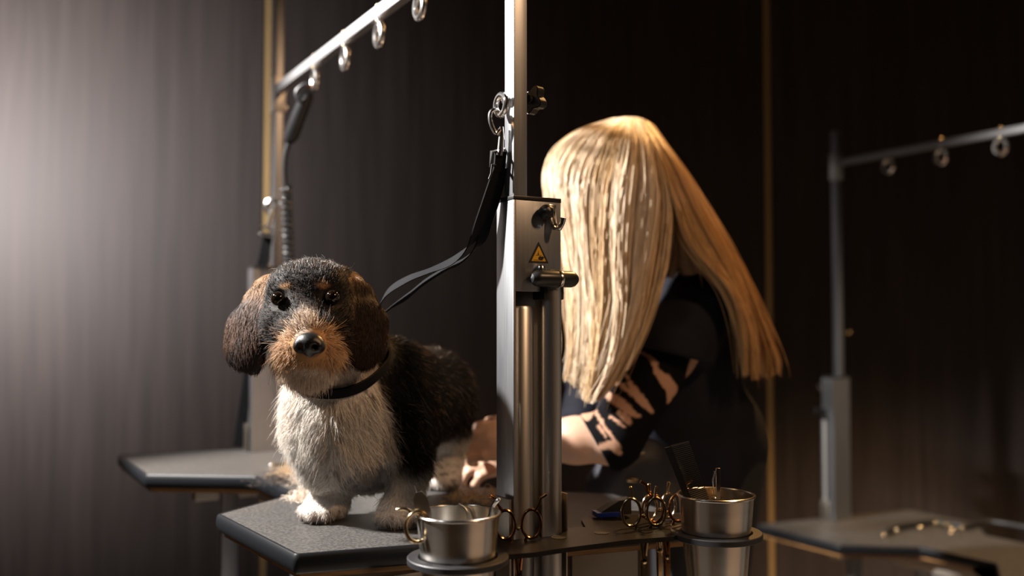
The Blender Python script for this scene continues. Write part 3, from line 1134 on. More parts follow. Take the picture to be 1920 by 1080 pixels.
# hind legs
a = gnd(833, 916)
f.chain([W(835, 770, 1.66), W(848, 815, 1.675), W(848, 858, 1.70), a + np.array((0.006, 0.016, 0.035)), a + np.array((0, 0.010, 0.02))], [0.055, 0.030, 0.019, 0.018, 0.022], 0.014)
PAWS.append((a, (-0.05, -1.0)))
a = gnd(712, 917)
f.chain([W(770, 770, 1.66), W(745, 815, 1.665), W(725, 860, 1.69), a + np.array((0.004, 0.016, 0.035)), a + np.array((0, 0.010, 0.02))], [0.055, 0.034, 0.023, 0.022, 0.024], 0.018)
PAWS.append((a, (-0.15, -1.0)))
for i, (a, d) in enumerate(PAWS):
    paw(a, d, 1.0 if i < 2 else 0.95)
# tail, held low behind the rump
f.chain([W(806, 700, 1.70), np.array((-0.10, 1.735, TZ + 0.19)), np.array((-0.085, 1.75, TZ + 0.13))], [0.022, 0.015, 0.010], 0.015)
f.clip(lambda X, Y, Z: (TZ + 0.0005) - Z)
DV, DQ = f.surface()
DF = f

NOSE = W(579, 648, 1.186)
BLACK = np.array((0.0065, 0.0056, 0.0054))
BROWN = np.array((0.090, 0.045, 0.026))
TAN = np.array((0.44, 0.235, 0.105))
WHITE = np.array((0.78, 0.72, 0.66))
GREY = np.array((0.19, 0.17, 0.165))


def dist(P, q):
    return np.linalg.norm(P - np.asarray(q), axis=1)


def lerp3(a, b, t):
    return a * (1 - t[:, None]) + b * t[:, None]


EARC = [W(462, 620, 1.29), W(687, 608, 1.295)]


def head_mask(P):
    # plane from throat to nape
    n = nrm((0.0, -0.55, 0.83))
    return sstep(-0.012, 0.012, (P - W(600, 716, 1.30)) @ n)


def ear_masks(P):
    out = []
    for pts, r in (([W(488, 530, 1.308), W(456, 615, 1.288), W(478, 676, 1.280)], 0.038), ([W(670, 525, 1.316), W(688, 610, 1.290), W(678, 668, 1.280)], 0.034)):
        d = np.full(len(P), 9.0)
        for i in range(2):
            a, b = pts[i], pts[i + 1]
            h = np.clip(((P - a) @ (b - a)) / ((b - a) @ (b - a)), 0, 1)
            d = np.minimum(d, np.linalg.norm(P - a - h[:, None] * (b - a), axis=1))
        out.append(d < r)
    out[0] &= P[:, 0] < W(500, 600, 1.29)[0]
    out[1] &= P[:, 0] > W(653, 600, 1.29)[0]
    return out


def coat(P):
    n1, n2, n3 = vnoise(P, 45), vnoise(P, 130), vnoise(P, 320)
    z = P[:, 2] - TZ
    # body: black saddle, white front and legs
    body = lerp3(np.tile(BLACK, (len(P), 1)), BROWN * 1.5, sstep(0.62, 0.85, n1 * 0.5 + n2 * 0.5) * sstep(0.17, 0.25, z))
    xb = -0.195 + 0.21 * (0.225 - z) + 0.016 * (n1 - 0.5) + 0.006 * (n2 - 0.5)
    white = sstep(0.005, -0.005, P[:, 0] - xb) * sstep(0.012, -0.012, P[:, 1] - 1.425 - 0.02 * (n1 - 0.5))
    legline = 0.074 + 0.016 * (n1 - 0.5)
    white = np.maximum(white, sstep(0.012, -0.012, z - legline))
    rear = (P[:, 1] > 1.58)
    white = np.where(rear, sstep(0.02, -0.02, z - 0.088 - 0.4 * np.maximum(0, -0.10 - P[:, 0]) - 0.02 * (n1 - .5)), white)
    wcol = lerp3(np.tile(WHITE, (len(P), 1)), GREY * 0.6, sstep(0.73, 0.86, n2) * 0.75)
    wcol = lerp3(wcol, np.array((0.50, 0.40, 0.32)), sstep(0.5, 0.9, n1) * 0.35)
    c = lerp3(body, wcol, white)
    # bare grey skin low on the brisket
    c = lerp3(c, GREY, sstep(0.050, 0.030, np.linalg.norm((P - W(690, 893, 1.37)) / np.array((1.2, 1, 0.75)), axis=1)) * 0.8)
    # dirty toes
    for a, d in PAWS:
        dd = nrm((d[0], d[1], 0))
        q = (P - a) @ dd
        near = (np.abs(P[:, 0] - a[0]) < 0.05) & (np.abs(P[:, 1] - a[1]) < 0.06)
        t = sstep(0.026, 0.006, z) * sstep(-0.02, 0.01, q) * near
        c = lerp3(c, np.array((0.10, 0.065, 0.045)), t * (0.4 + 0.6 * n2))
    # head
    hm = head_mask(P)
    h = lerp3(np.tile(BLACK * 1.1, (len(P), 1)), np.array((0.028, 0.020, 0.017)), sstep(0.5, 0.85, n2))
    top = sstep(0.10, 0.0, np.abs(P[:, 2] - W(584, 500, 1.3)[2])) * 0
    h = lerp3(h, GREY * 0.8, sstep(0.03, 0.0, dist(P, W(585, 500, 1.30))) * 0.15)
    # muzzle: tan sides and whitish blaze on the bridge
    mz = np.minimum(np.linalg.norm((P - W(578, 662, 1.205)) / np.array((1.15, 1.3, 0.85)), axis=1), 9)
    h = lerp3(h, TAN, sstep(0.047, 0.036, mz + 0.014 * (n2 - 0.5)))
    br = np.abs(P[:, 0] - W(577, 600, 1.23)[0])
    zb = sstep(W(577, 640, 1.21)[2] - 0.004, W(577, 622, 1.21)[2], P[:, 2]) * sstep(W(577, 560, 1.24)[2], W(577, 600, 1.24)[2], P[:, 2])
    h = lerp3(h, np.array((0.40, 0.31, 0.24)), sstep(0.018, 0.006, br + 0.008 * (n2 - 0.5)) * zb * 0.85)
    # chin
    h = lerp3(h, np.array((0.62, 0.50, 0.40)), sstep(W(577, 684, 1.23)[2], W(577, 697, 1.23)[2], P[:, 2]) * (P[:, 1] < 1.33))
    # brow spots
    for e, sx in ((W(537, 537, 1.25), 1), (W(605, 536, 1.25), 1)):
        h = lerp3(h, TAN * 1.0, sstep(0.010, 0.003, np.linalg.norm((P - e) / np.array((1.3, 2.5, 0.55)), axis=1)) * 0.8)
    le, re = ear_masks(P)
    ecol = lerp3(np.tile(BROWN, (len(P), 1)), np.array((0.035, 0.024, 0.022)), sstep(0.35, 0.75, n1 * 0.6 + n2 * 0.4))
    edge = sstep(W(460, 600, 1.29)[0], W(425, 600, 1.29)[0], P[:, 0] - 0.55 * (P[:, 2] - W(440, 600, 1.29)[2]) * 0)
    el = lerp3(ecol * 0.85, TAN * 0.6, sstep(W(470, 575, 1.3)[2], W(485, 540, 1.3)[2], P[:, 2]) * 0.8)
    el = lerp3(el, np.array((0.03, 0.025, 0.025)), sstep(W(460, 665, 1.29)[2], W(470, 690, 1.28)[2], P[:, 2]))
    er = lerp3(BROWN * 0.28 + 0 * ecol, TAN * 0.6, sstep(W(670, 540, 1.3)[2], W(665, 515, 1.3)[2], P[:, 2]) * 0.8)  # right ear: shade and orange-lit top edge put into the coat colour
    h = np.where(le[:, None], el, h)
    h = np.where(re[:, None], er, h)
    hm = np.where(le | re, 1.0, hm)
    c = lerp3(c, h, hm)
    return c


body, DVs = surf_object('body', DV, DQ, 'dog_coat', dog, DO, smooth_it=2)
col = coat(DVs) * 0.8
at_ = body.data.attributes.new('col', 'FLOAT_COLOR', 'POINT')
at_.data.foreach_set('color', np.hstack((col, np.ones((len(col), 1)))).astype(np.float32).ravel())


c0 = W(626, 681, 1.365)
cn = nrm(np.cross(W(690, 683, 1.335) - W(553, 715, 1.30), W(600, 729, 1.287) - W(553, 715, 1.30)))
cn = cn if cn[2] > 0 else -cn
e1 = nrm(np.cross(cn, (0, 1, 0)))
e2 = np.cross(cn, e1)
cp = []
for k in range(72):
    a = 2 * math.pi * k / 72
    d = e1 * math.cos(a) + e2 * math.sin(a)
    r = 0.03
    while r < 0.085:
        i3 = np.round((c0 + d * r - DF.lo) / DF.res).astype(int)
        if DF.a[tuple(np.clip(i3, 0, DF.n - 1))] > 0.0035:
            break
        r += 0.0007
    cp.append((r, d))
rr = np.array([q[0] for q in cp])
rr = np.minimum(rr, 0.083)
for _ in range(10):
    rr = np.maximum(rr * 0.6, 0) + 0.4 * 0.5 * (np.roll(rr, 1) + np.roll(rr, -1)) if _ > 3 else np.maximum(rr, 0.5 * (np.roll(rr, 1) + np.roll(rr, -1)))
cp = np.array([c0 + q[1] * r for q, r in zip(cp, rr)])
CPTS = cp
CCP = np.vstack((cp, cp[:2]))


def fur(N, name='fur'):
    P, n = sample(DVs, DQ, N, lambda c: np.where(c[:, 1] < 1.36, 1.6, 1.0) * np.where(c[:, 2] < TZ + 0.004, 0.02, 1.0))
    keep = np.ones(len(P), bool)
    for e in EYES:
        keep &= dist(P, e + np.array((0, 0.0025, 0))) > 0.0118
    keep &= dist(P, NOSE + np.array((0, 0.004, 0))) > 0.021
    dc = np.min(np.linalg.norm(P[:, None, :] - CPTS[None, ::2], axis=2), axis=1)
    keep &= dc > 0.0085
    P, n, dc = P[keep], n[keep], dc[keep]
    N = len(P)
    hm = head_mask(P)
    le, re = ear_masks(P)
    ear = le | re
    hm = np.where(ear, 1, hm)
    z = P[:, 2] - TZ
    # flow
    flow_b = np.tile(np.array((0.0, 0.35, -0.85)), (N, 1))
    flow_b[:, 1] += sstep(1.38, 1.46, P[:, 1]) * 0.8
    flow_b[:, 0] += 0.35 * np.sign(P[:, 0] + 0.255) * (P[:, 1] < 1.42)
    flow_h = P - (NOSE + np.array((0, 0.01, 0.004)))
    flow_h /= np.linalg.norm(flow_h, axis=1)[:, None]
    flow_h[:, 2] += np.where(P[:, 2] < W(577, 640, 1.2)[2], -0.45, 0.25)
    flow_e = np.tile(np.array((0.0, 0.0, -1.0)), (N, 1))
    fl = lerp3(flow_b, flow_h, hm)
    fl[ear] = flow_e[ear]
    jit = np.stack([vnoise(P + k * 7.3, 70) - 0.5 for k in range(3)], 1) * 0.9 + rng.normal(0, 0.22, (N, 3))
    fl = fl + jit * np.where(ear, 0.35, 1.0)[:, None]
    fl -= n * np.sum(fl * n, axis=1)[:, None]
    fl /= np.linalg.norm(fl, axis=1)[:, None] + 1e-9
    # length and lift
    L = np.full(N, 0.013)
    chest = (P[:, 1] < 1.42) & (z > 0.09)
    L[chest] = 0.018
    L = np.where(z < 0.10, 0.0095, L)
    L = np.where(z < 0.035, 0.0065, L)
    mzd = np.linalg.norm((P - W(578, 668, 1.21)) / np.array((1.15, 1.2, 0.9)), axis=1)
    Lh = np.where(mzd < 0.055, 0.004 + 0.010 * sstep(0.022, 0.040, mzd), 0.0058)
    Lh = np.where(P[:, 2] > W(585, 510, 1.3)[2], 0.0095, Lh)
    L = L * (1 - hm) + Lh * hm
    L = np.where(ear, 0.0075, L)
    bald = dist(P, W(690, 893, 1.37)) < 0.036
    L = np.where(bald, 0.004, L)
    for e in EYES:
        L = np.where(dist(P, e) < 0.018, 0.003, L)
    L *= rng.uniform(0.55, 1.25, N)
    L = np.where((dc < 0.03), L * (0.30 + 0.7 * sstep(0.010, 0.03, dc)), L)
    wiry = (rng.random(N) < 0.07) & ~ear
    L = np.where(wiry, L * 1.7, L)
    lift = np.where(ear, 0.22, np.where(hm > 0.5, 0.42, 0.38)) * rng.uniform(0.5, 1.5, N)
    lift = np.where((mzd < 0.062) & (hm > 0.5), lift * 1.5, lift)
    k = 5
    s = np.linspace(0, 1, k)
    curl = (np.stack([vnoise(P + 31 + q * 3.1, 160) - 0.5 for q in range(3)], 1)) * 0.5
    pts = np.zeros((N, k, 3))
    for i, t in enumerate(s):
        d = fl * (t * (0.75 + 0.25 * t))[..., None] if False else fl * t
        pts[:, i] = P - n * 0.0008 + L[:, None] * (d + n * (lift * (t - 0.45 * t * t) * 1.6)[:, None] + curl * t * t * np.where(ear | (hm > 0.5), 0.35, 1.0)[:, None])
        pts[:, i, 2] -= 0.12 * L * t * t
    pts[..., 2] = np.maximum(pts[..., 2], TZ + 0.0008)
    rad = np.linspace(1, 0.25, k)[None, :] * rng.uniform(0.00022, 0.00040, (N, 1))
    c = coat(P) * rng.uniform(0.65, 1.35, (N, 1))
    # scattered pale or tan hairs in the dark coat
    dark = c.mean(1) < 0.06
    r = rng.random(N)
    c = np.where((dark & (r < 0.035))[:, None], np.array((0.26, 0.21, 0.17)), c)
    c = np.where((dark & (r > 0.05) & (r < 0.10) & ~re)[:, None], np.array((0.16, 0.085, 0.04)), c)
    tanm = (c[:, 0] > 0.2) & (hm > 0.5) & (c[:, 2] < 0.2)
    c = np.where((tanm & (r > 0.55))[:, None], np.array((0.58, 0.42, 0.28)) * rng.uniform(0.7, 1.15, (N, 1)), c)
    c = np.where((tanm & (r < 0.12))[:, None], np.array((0.12, 0.06, 0.03)), c)
    topk = (P[:, 2] > W(585, 520, 1.3)[2]) & (np.abs(P[:, 0] - W(590, 500, 1.3)[0]) < 0.04) & (r > 0.84)
    c = np.where(topk[:, None], np.array((0.34, 0.32, 0.31)), c)
    return hair_object(name, pts, rad, np.clip(c, 0, 0.9), 'fur_strand', dog, DO)


tag(fur(120000), 'wiry black, tan and white coat')

# eyes, nose, claws
for e in EYES:
    b = MB()
    bm = bmesh.new()
    bmesh.ops.create_uvsphere(bm, u_segments=24, v_segments=16, radius=0.0096)
    b.bm(bm)
    b.xf(Matrix.Translation(tuple(e + np.array((0, 0.0015, 0)))))
    b.build('eye', 'eye', dog, origin=DO)
fn = Field(NOSE - 0.04, NOSE + 0.04, 0.0012)
fn.ell(NOSE + np.array((0, 0.003, 0.003)), (0.0185, 0.013, 0.0140), 0.004)
fn.cap(NOSE + np.array((0, 0.002, 0.0)), NOSE + np.array((0, 0.006, -0.012)), 0.011, 0.006, 0.006)
for sx in (-1, 1):
    fn.ell(NOSE + np.array((sx * 0.012, 0.003, -0.001)), (0.0085, 0.010, 0.009), 0.003)
    fn.cap(NOSE + np.array((sx * 0.0075, -0.014, -0.002)), NOSE + np.array((sx * 0.010, 0.0, -0.001)), 0.0036, 0.0028, 0.003, sub=True)
    fn.cap(NOSE + np.array((sx * 0.012, -0.010, -0.004)), NOSE + np.array((sx * 0.019, -0.004, -0.006)), 0.0016, 0.0012, 0.002, sub=True)
fn.cap(NOSE + np.array((0, -0.013, -0.005)), NOSE + np.array((0, -0.006, -0.016)), 0.0012, 0.0012, 0.002, sub=True)
nv, nq = fn.surface()
surf_object('nose', nv, nq, 'nose_skin', dog, DO, smooth_it=1)
for i, (a, d) in enumerate(PAWS):
    dd = nrm((d[0], d[1], 0))
    side = np.array((-dd[1], dd[0], 0))
    for q, l_ in ((-0.021, 0.019), (-0.0075, 0.030), (0.0075, 0.030), (0.021, 0.019)):
        p = a + side * q + dd * l_ + np.array((0, 0, 0.010))
        b = MB()
        b.tube([p - dd * 0.004, p + dd * 0.004 - np.array((0, 0, 0.002)), p + dd * 0.008 - np.array((0, 0, 0.007))], [0.0026, 0.0022, 0.0008], 8)
        b.build('claw', 'black_plastic', dog, origin=DO)

# ------------------------------------------------------------------ collar
co = W(610, 715, 1.33)
t = thing('dog_collar', 'black webbing collar around the dog neck', 'collar', tuple(co))
b = MB()
cp = CCP
b.ribbon(cp, [cn] * len(cp), 0.0170, 0.0028)
b.build('strap', 'webbing', t, origin=co)
# print('collar r', rr.min(), rr.max(), 'front', cp[np.argmin(cp[:, 1])])
b = MB()
pp = W(656, 700, 1.303)
b.add([W(640, 693, 1.2975), W(654, 681, 1.305), W(657, 686, 1.305), W(643, 698, 1.2975), W(640, 693, 1.300), W(654, 681, 1.3075), W(657, 686, 1.3075), W(643, 698, 1.300)],
      [(0, 1, 2, 3), (7, 6, 5, 4), (0, 4, 5, 1), (1, 5, 6, 2), (2, 6, 7, 3), (3, 7, 4, 0)])
b.build('reflective_tab', 'eye_white', t, origin=co, smooth=False)

# ------------------------------------------------------------------ leash from the front post
lo = W(936, 300, 1.245)
t = thing('leash', 'black webbing leash running from the front post down to the dog', 'leash', tuple(lo))
pA = spline([W(938, 312, 1.247), W(926, 345, 1.250), W(905, 405, 1.258), W(884, 455, 1.268), W(850, 488, 1.285), W(805, 508, 1.305), W(762, 525, 1.33), W(725, 550, 1.365), W(705, 590, 1.40), W(690, 625, 1.425)], 60)
wA = spline([(1, .2, .35), (1, .2, .45), (.9, .2, .6), (.7, .3, .75), (.3, .5, .8), (.1, .8, .5), (-.1, .8, .5), (.2, .6, .75), (.3, .6, .7), (.3, .6, .7)], 60)
pB = spline([W(942, 314, 1.252), W(934, 350, 1.257), W(915, 410, 1.265), W(900, 455, 1.275), W(870, 487, 1.29), W(835, 505, 1.305), W(795, 530, 1.33), W(765, 555, 1.355), W(735, 575, 1.385), W(700, 605, 1.42)], 60)
wB = spline([(1, .1, .3), (1, .1, .4), (.9, .1, .5), (.8, .2, .7), (.5, .6, .6), (.3, .7, .5), (.5, .5, .8), (.5, .3, .8), (.2, .8, .4), (.2, .8, .4)], 60)
for pth, wd in ((pA, wA), (pB, wB)):
    b = MB()
    b.ribbon(pth, wd, 0.0165, 0.0016)
    b.build('strap', 'webbing', t, origin=lo)
# snap hook and square buckle
b = MB()
b.tube(spline([W(938, 243, 1.243), W(930, 250, 1.243), W(921, 232, 1.24), W(919, 214, 1.24), W(926, 206, 1.24), W(936, 210, 1.243), W(941, 222, 1.245)], 24), [0.0030] * 18 + [0.0026] * 6, 10)
b.tube([W(940, 238, 1.244), W(942, 262, 1.244)], 0.0028, 10)
b.tube([W(940, 252, 1.243), W(938, 284, 1.244)], [0.0035, 0.0045], 12)
b.build('snap_hook', 'chrome', t, origin=lo)
b = MB()
sq = [W(922, 285, 1.238), W(944, 280, 1.254), W(944, 304, 1.256), W(920, 311, 1.240)]
b.tube(sq, 0.0027, 8, closed=True)
b.tube([W(938, 282, 1.244), W(936, 292, 1.244)], [0.005, 0.005], 10)
b.build('buckle', 'chrome', t, origin=lo)
b = MB()
b.tube([W(923, 308, 1.238), W(921, 325, 1.238), W(917, 336, 1.238)], 0.0014, 6)
b.build('buckle_pin', 'chrome', t, origin=lo)
b = MB()
b.ribbon([W(939, 284, 1.2445), W(938, 300, 1.246), W(936, 322, 1.249)], [(1, .2, .2)] * 3, 0.0165, 0.0045)
b.build('stitched_end', 'webbing', t, origin=lo)
# ------------------------------------------------------------------ the groomer
PO = np.array((0.36, 1.97, 0.0))
person = thing('person', 'long-haired blonde person in black top bending over the table to the left', 'person', tuple(PO))
SH, EL, WR = W(1312, 560, 1.815), W(1150, 825, 1.715), W(990, 826, 1.725)
SH2, EL2, WR2 = W(1150, 585, 2.10), W(1085, 815, 2.05), W(965, 862, 1.865)
HIP = np.array((0.40, 2.02, 0.86))


def torso(f, g=0.0):
    f.ell(W(1262, 660, 1.955), (0.125 + g, 0.165 + g, 0.16 + g), 0.04)
    f.cap(SH + np.array((-0.02, 0.03, -0.01)), SH2 + np.array((0.03, -0.02, -0.01)), 0.062 + g, 0.062 + g, 0.05)
    f.ell(W(1250, 760, 1.95), (0.135 + g, 0.15 + g, 0.15 + g), 0.04)
    f.ell(W(1290, 880, 1.98), (0.125 + g, 0.155 + g, 0.14 + g), 0.05)
    f.ell(HIP, (0.130 + g, 0.175 + g, 0.13 + g), 0.05)


def arm(f, g=0.0, fore=True):
    f.chain([SH, EL], [0.056 + g, 0.044 + g], 0.03)
    if fore:
        f.chain([EL, EL * 0.55 + WR * 0.45, WR], [0.043, 0.041, 0.029], 0.015)
        f.chain([SH2, EL2, EL2 * 0.5 + WR2 * 0.5, WR2], [0.054, 0.042, 0.038, 0.027], 0.02)


f = Field((-0.15, 1.60, -0.01), (0.64, 2.26, 1.53), 0.0045)
torso(f)
arm(f)
# neck and head, face turned to the left and down
f.cap(W(1262, 540, 1.93), W(1190, 420, 1.835), 0.058, 0.052, 0.03)
fd = nrm((-0.80, -0.05, -0.60))                     # looking direction
fu = nrm(np.array((-0.60, 0, 0.80)))                # head up
fu = nrm(fu - fd * (fu @ fd))
fs_ = np.cross(fd, fu)
HR = np.stack((fd, fs_, fu), 1)
HC = W(1150, 345, 1.815)
f.ell(HC, (0.094, 0.074, 0.090), 0.02, rot=HR)
f.ell(HC + fd * 0.030 - fu * 0.055, (0.062, 0.056, 0.070), 0.025, rot=HR)
f.cap(HC + fd * 0.075 - fu * 0.105, HC + fd * 0.045 - fu * 0.085, 0.020, 0.035, 0.02)       # chin, jaw
f.cap(HC + fd * 0.094 - fu * 0.010, HC + fd * 0.112 - fu * 0.048, 0.008, 0.013, 0.012)      # nose
f.cap(HC + fd * 0.086 - fu * 0.075 + fs_ * 0.014, HC + fd * 0.086 - fu * 0.075 - fs_ * 0.014, 0.009, 0.009, 0.006)   # lips
for s in (-1, 1):
    f.ell(HC + fd * 0.093 - fu * 0.012 + fs_ * s * 0.032, (0.012, 0.014, 0.010), 0.008, rot=HR, sub=True)
    f.ell(HC - fd * 0.008 - fu * 0.025 + fs_ * s * 0.077, (0.018, 0.008, 0.030), 0.006, rot=HR)


def hand(f, wr, d, back, s=1.0, thumb=1):
    """d: towards the fingers, back: out of the back of the hand"""
    d = nrm(d)
    back = nrm(back - d * np.dot(back, d))
    side = np.cross(d, back)                          # thumb side * thumb
    side = side * thumb
    R = np.stack((d, side, back), 1)
    pc = wr + d * 0.048 * s
    f.ell(pc, (0.050 * s, 0.038 * s, 0.017 * s), 0.014, rot=R)
    f.cap(wr + d * 0.01, wr + d * 0.06 * s, 0.024 * s, 0.022 * s, 0.02)
    for q, L, st in ((0.030, 0.9, 0.084), (0.010, 1.0, 0.090), (-0.011, 0.95, 0.087), (-0.030, 0.75, 0.078)):
        k0 = wr + d * st * s + side * q * s
        k1 = k0 + (d * 0.034 - back * 0.014) * L * s
        k2 = k1 + (d * 0.006 - back * 0.025) * L * s
        k3 = k2 + (-d * 0.012 - back * 0.014) * L * s
        f.chain([k0 - d * 0.02, k0, k1, k2, k3], [0.0105 * s, 0.0102 * s, 0.0092 * s, 0.0085 * s, 0.0075 * s], 0.004)
    t0 = wr + d * 0.022 * s + side * 0.024 * s
    t1 = t0 + (d * 0.030 + side * 0.022 - back * 0.010) * s
    t2 = t1 + (d * 0.026 + side * 0.004 - back * 0.012) * s
    f.chain([t0 - d * 0.01, t0, t1, t2], [0.014 * s, 0.0135 * s, 0.0105 * s, 0.0085 * s], 0.008)


hand(f, WR, W(880, 826, 1.735) - WR, np.array((0.05, -0.85, 0.5)), 1.0, 1)
hand(f, WR2, W(885, 868, 1.80) - WR2, np.array((0.1, -0.6, 0.8)), 0.95, 1)
# legs and feet
for s in (-1, 1):
    hp = HIP + np.array((0.01, s * 0.085, -0.06))
    kn = np.array((0.385, 2.02 + s * 0.10, 0.47))
    an = np.array((0.42, 2.02 + s * 0.11, 0.085))
    f.chain([hp, kn, kn * 0.6 + an * 0.4 + np.array((0.012, 0, 0)), an], [0.092, 0.058, 0.055, 0.040], 0.03)
    f.chain([an + np.array((0.03, 0, -0.045)), an + np.array((-0.06, 0, -0.052)), an + np.array((-0.15, 0, -0.060))], [0.036, 0.034, 0.024], 0.02)
f.clip(lambda X, Y, Z: -Z)
v, q = f.surface()
surf_object('body', v, q, 'skin', person, PO, smooth_it=2)
for s in (-1, 1):
    b = MB()
    bm = bmesh.new()
    bmesh.ops.create_uvsphere(bm, u_segments=16, v_segments=10, radius=0.011)
    b.bm(bm)
    e = HC + fd * 0.080 - fu * 0.012 + fs_ * s * 0.032
    b.xf(Matrix.Translation(tuple(e)))
    o = b.build('eye', 'eye_white', person, origin=PO)
    b = MB()
    b.lathe([(0.0, 0.0010), (0.0035, 0.0006), (0.0055, -0.0006)], 14)
    b.xf(Matrix.Translation(tuple(e + fd * 0.0108)) @ Vector(fd).to_track_quat('Z', 'Y').to_matrix().to_4x4())
    ir = b.build('iris', 'eye', o, origin=PO)

# black tunic with wide short sleeves
f = Field((0.0, 1.64, 0.68), (0.66, 2.30, 1.24), 0.005)
torso(f, 0.010)
g = Field((0.0, 1.64, 0.68), (0.66, 2.30, 1.24), 0.005)
g.chain([SH + np.array((0.01, 0.02, 0.01)), SH * 0.60 + EL * 0.40 + np.array((0.006, 0, 0)), SH * 0.45 + EL * 0.55 + np.array((0.012, 0.0, 0))], [0.072, 0.078, 0.084], 0.02)
hp = W(1292, 672, 1.74)
g.clip(lambda X, Y, Z: (X - hp[0]) * -0.24 + (Z - hp[2]) * -0.97)
g2 = Field((0.0, 1.64, 0.68), (0.66, 2.30, 1.24), 0.005)
g2.chain([SH2, SH2 * 0.5 + EL2 * 0.5], [0.068, 0.074], 0.02)
# shallow drape folds
a_ = np.minimum(f.a, np.minimum(g.a, g2.a))
kk = 0.02
hh = np.clip(0.5 + 0.5 * (f.a - g.a) / kk, 0, 1)
f.a = np.minimum(a_, (f.a * (1 - hh) + g.a * hh - kk * hh * (1 - hh))).astype(np.float32)
cN = W(1212, 462, 1.862)
ax = nrm(W(1190, 420, 1.835) - W(1262, 540, 1.93))
f.clip(lambda X, Y, Z: (X - cN[0]) * ax[0] + (Y - cN[1]) * ax[1] + (Z - cN[2]) * ax[2])
f.clip(lambda X, Y, Z: 0.72 - Z)
v, q = f.surface()
nz = vnoise(v * np.array((1, 1, 0.45)), 30) - 0.5
v = v + (nz * 0.006)[:, None] * nrm((-0.4, -0.9, 0))
tag(surf_object('tunic', v, q, 'tunic_cloth', person, PO, smooth_it=3)[0], 'loose black short-sleeved tunic')

# black sleeves with skin coloured flame print
f = Field((0.0, 1.60, 0.74), (0.50, 2.18, 1.22), 0.0032)
arm(f, 0.007, fore=False)
f.chain([EL, EL * 0.72 + WR * 0.28], [0.051, 0.049], 0.015)
cp_ = W(1116, 828, 1.68)
f.clip(lambda X, Y, Z: (X - cp_[0]) * -0.87 + (Z - cp_[2]) * 0.5 * 0 + (Z - cp_[2]) * -0.5 * -1 * -1)
v, q = f.surface()
Ys = 1.665
shapes = [([(1213, 663), (1232, 676), (1238, 700)], [3, 5, 5]), ([(1238, 700), (1256, 716), (1270, 735), (1262, 758)], [6, 12, 13, 4]), ([(1318, 684), (1308, 700), (1302, 712)], [12, 7, 2]),
          ([(1103, 782), (1112, 770), (1128, 756)], [9, 9, 5]), ([(1130, 738), (1158, 752), (1178, 768), (1192, 776)], [5, 9, 9, 4]), ([(1152, 715), (1172, 726), (1188, 740)], [3, 5, 4]),
          ([(1186, 722), (1198, 742), (1214, 762), (1230, 777)], [5, 8, 7, 2]), ([(1164, 776), (1180, 790)], [5, 6]), ([(1120, 775), (1134, 802), (1150, 822), (1163, 840)], [3, 3, 3, 2]),
          ([(1146, 783), (1160, 792), (1170, 800)], [2, 3, 2]), ([(1124, 800), (1136, 818)], [3, 2]), ([(1128, 838), (1146, 833), (1160, 848)], [6, 7, 5]), ([(1180, 706), (1184, 712)], [3, 3]), ([(1185, 780), (1202, 781)], [3, 3])]
dm = np.full(len(v), 9.0)
px_ = 960 + F * v[:, 0] / v[:, 1]
for pts, rs in shapes:
    P_ = [W(x, y, Ys) for x, y in pts]
    for i in range(len(P_) - 1):
        a, c_ = P_[i], P_[i + 1]
        ba = (c_ - a) * np.array((1, 0.04, 1))
        vv = (v - a) * np.array((1, 0.04, 1))
        h = np.clip((vv @ ba) / (ba @ ba), 0, 1)
        r = (rs[i] + (rs[i + 1] - rs[i]) * h) * Ys / F
        dm = np.minimum(dm, np.linalg.norm(vv - h[:, None] * ba, axis=1) - r)
msk = sstep(0.0016, -0.0012, dm + 0.004 * (vnoise(v, 220) - 0.5)) * (v[:, 1] < 1.76)
sc = lerp3(np.tile(np.array((0.0035, 0.0035, 0.0045)), (len(v), 1)), np.array((0.46, 0.27, 0.18)), msk)
tag(surf_object('sleeve', v, q, 'sleeve_print', person, PO, col=sc, smooth_it=1)[0], 'fitted black sleeve with skin-toned flame print')
f = Field((0.0, 1.88, 0.74), (0.50, 2.20, 1.22), 0.005)
f.chain([SH2, EL2, EL2 * 0.7 + WR2 * 0.3], [0.061, 0.050, 0.047], 0.02)
v, q = f.surface()
surf_object('sleeve', v, q, 'tunic_cloth', person, PO, smooth_it=1)
# trousers and shoes
f = Field((0.16, 1.76, 0.05), (0.62, 2.30, 0.95), 0.006)
f.ell(HIP, (0.138, 0.183, 0.135), 0.04)
for s in (-1, 1):
    hp_ = HIP + np.array((0.01, s * 0.085, -0.06))
    kn = np.array((0.385, 2.02 + s * 0.10, 0.47))
    an = np.array((0.42, 2.02 + s * 0.11, 0.085))
    f.chain([hp_, kn, an], [0.102, 0.072, 0.062], 0.03)
f.clip(lambda X, Y, Z: np.maximum(0.075 - Z, Z - 0.90))
v, q = f.surface()
surf_object('trousers', v, q, 'trouser_cloth', person, PO, smooth_it=2)
for s in (-1, 1):
    an = np.array((0.42, 2.02 + s * 0.11, 0.085))
    f = Field(an + np.array((-0.24, -0.08, -0.09)), an + np.array((0.12, 0.08, 0.05)), 0.005)
    f.chain([an + np.array((0.03, 0, -0.045)), an + np.array((-0.06, 0, -0.047)), an + np.array((-0.16, 0, -0.055))], [0.044, 0.042, 0.032], 0.02)
    f.clip(lambda X, Y, Z: 0.001 - Z)
    v, q = f.surface()
    surf_object('shoe', v, q, 'black_rubber', person, PO, smooth_it=1)
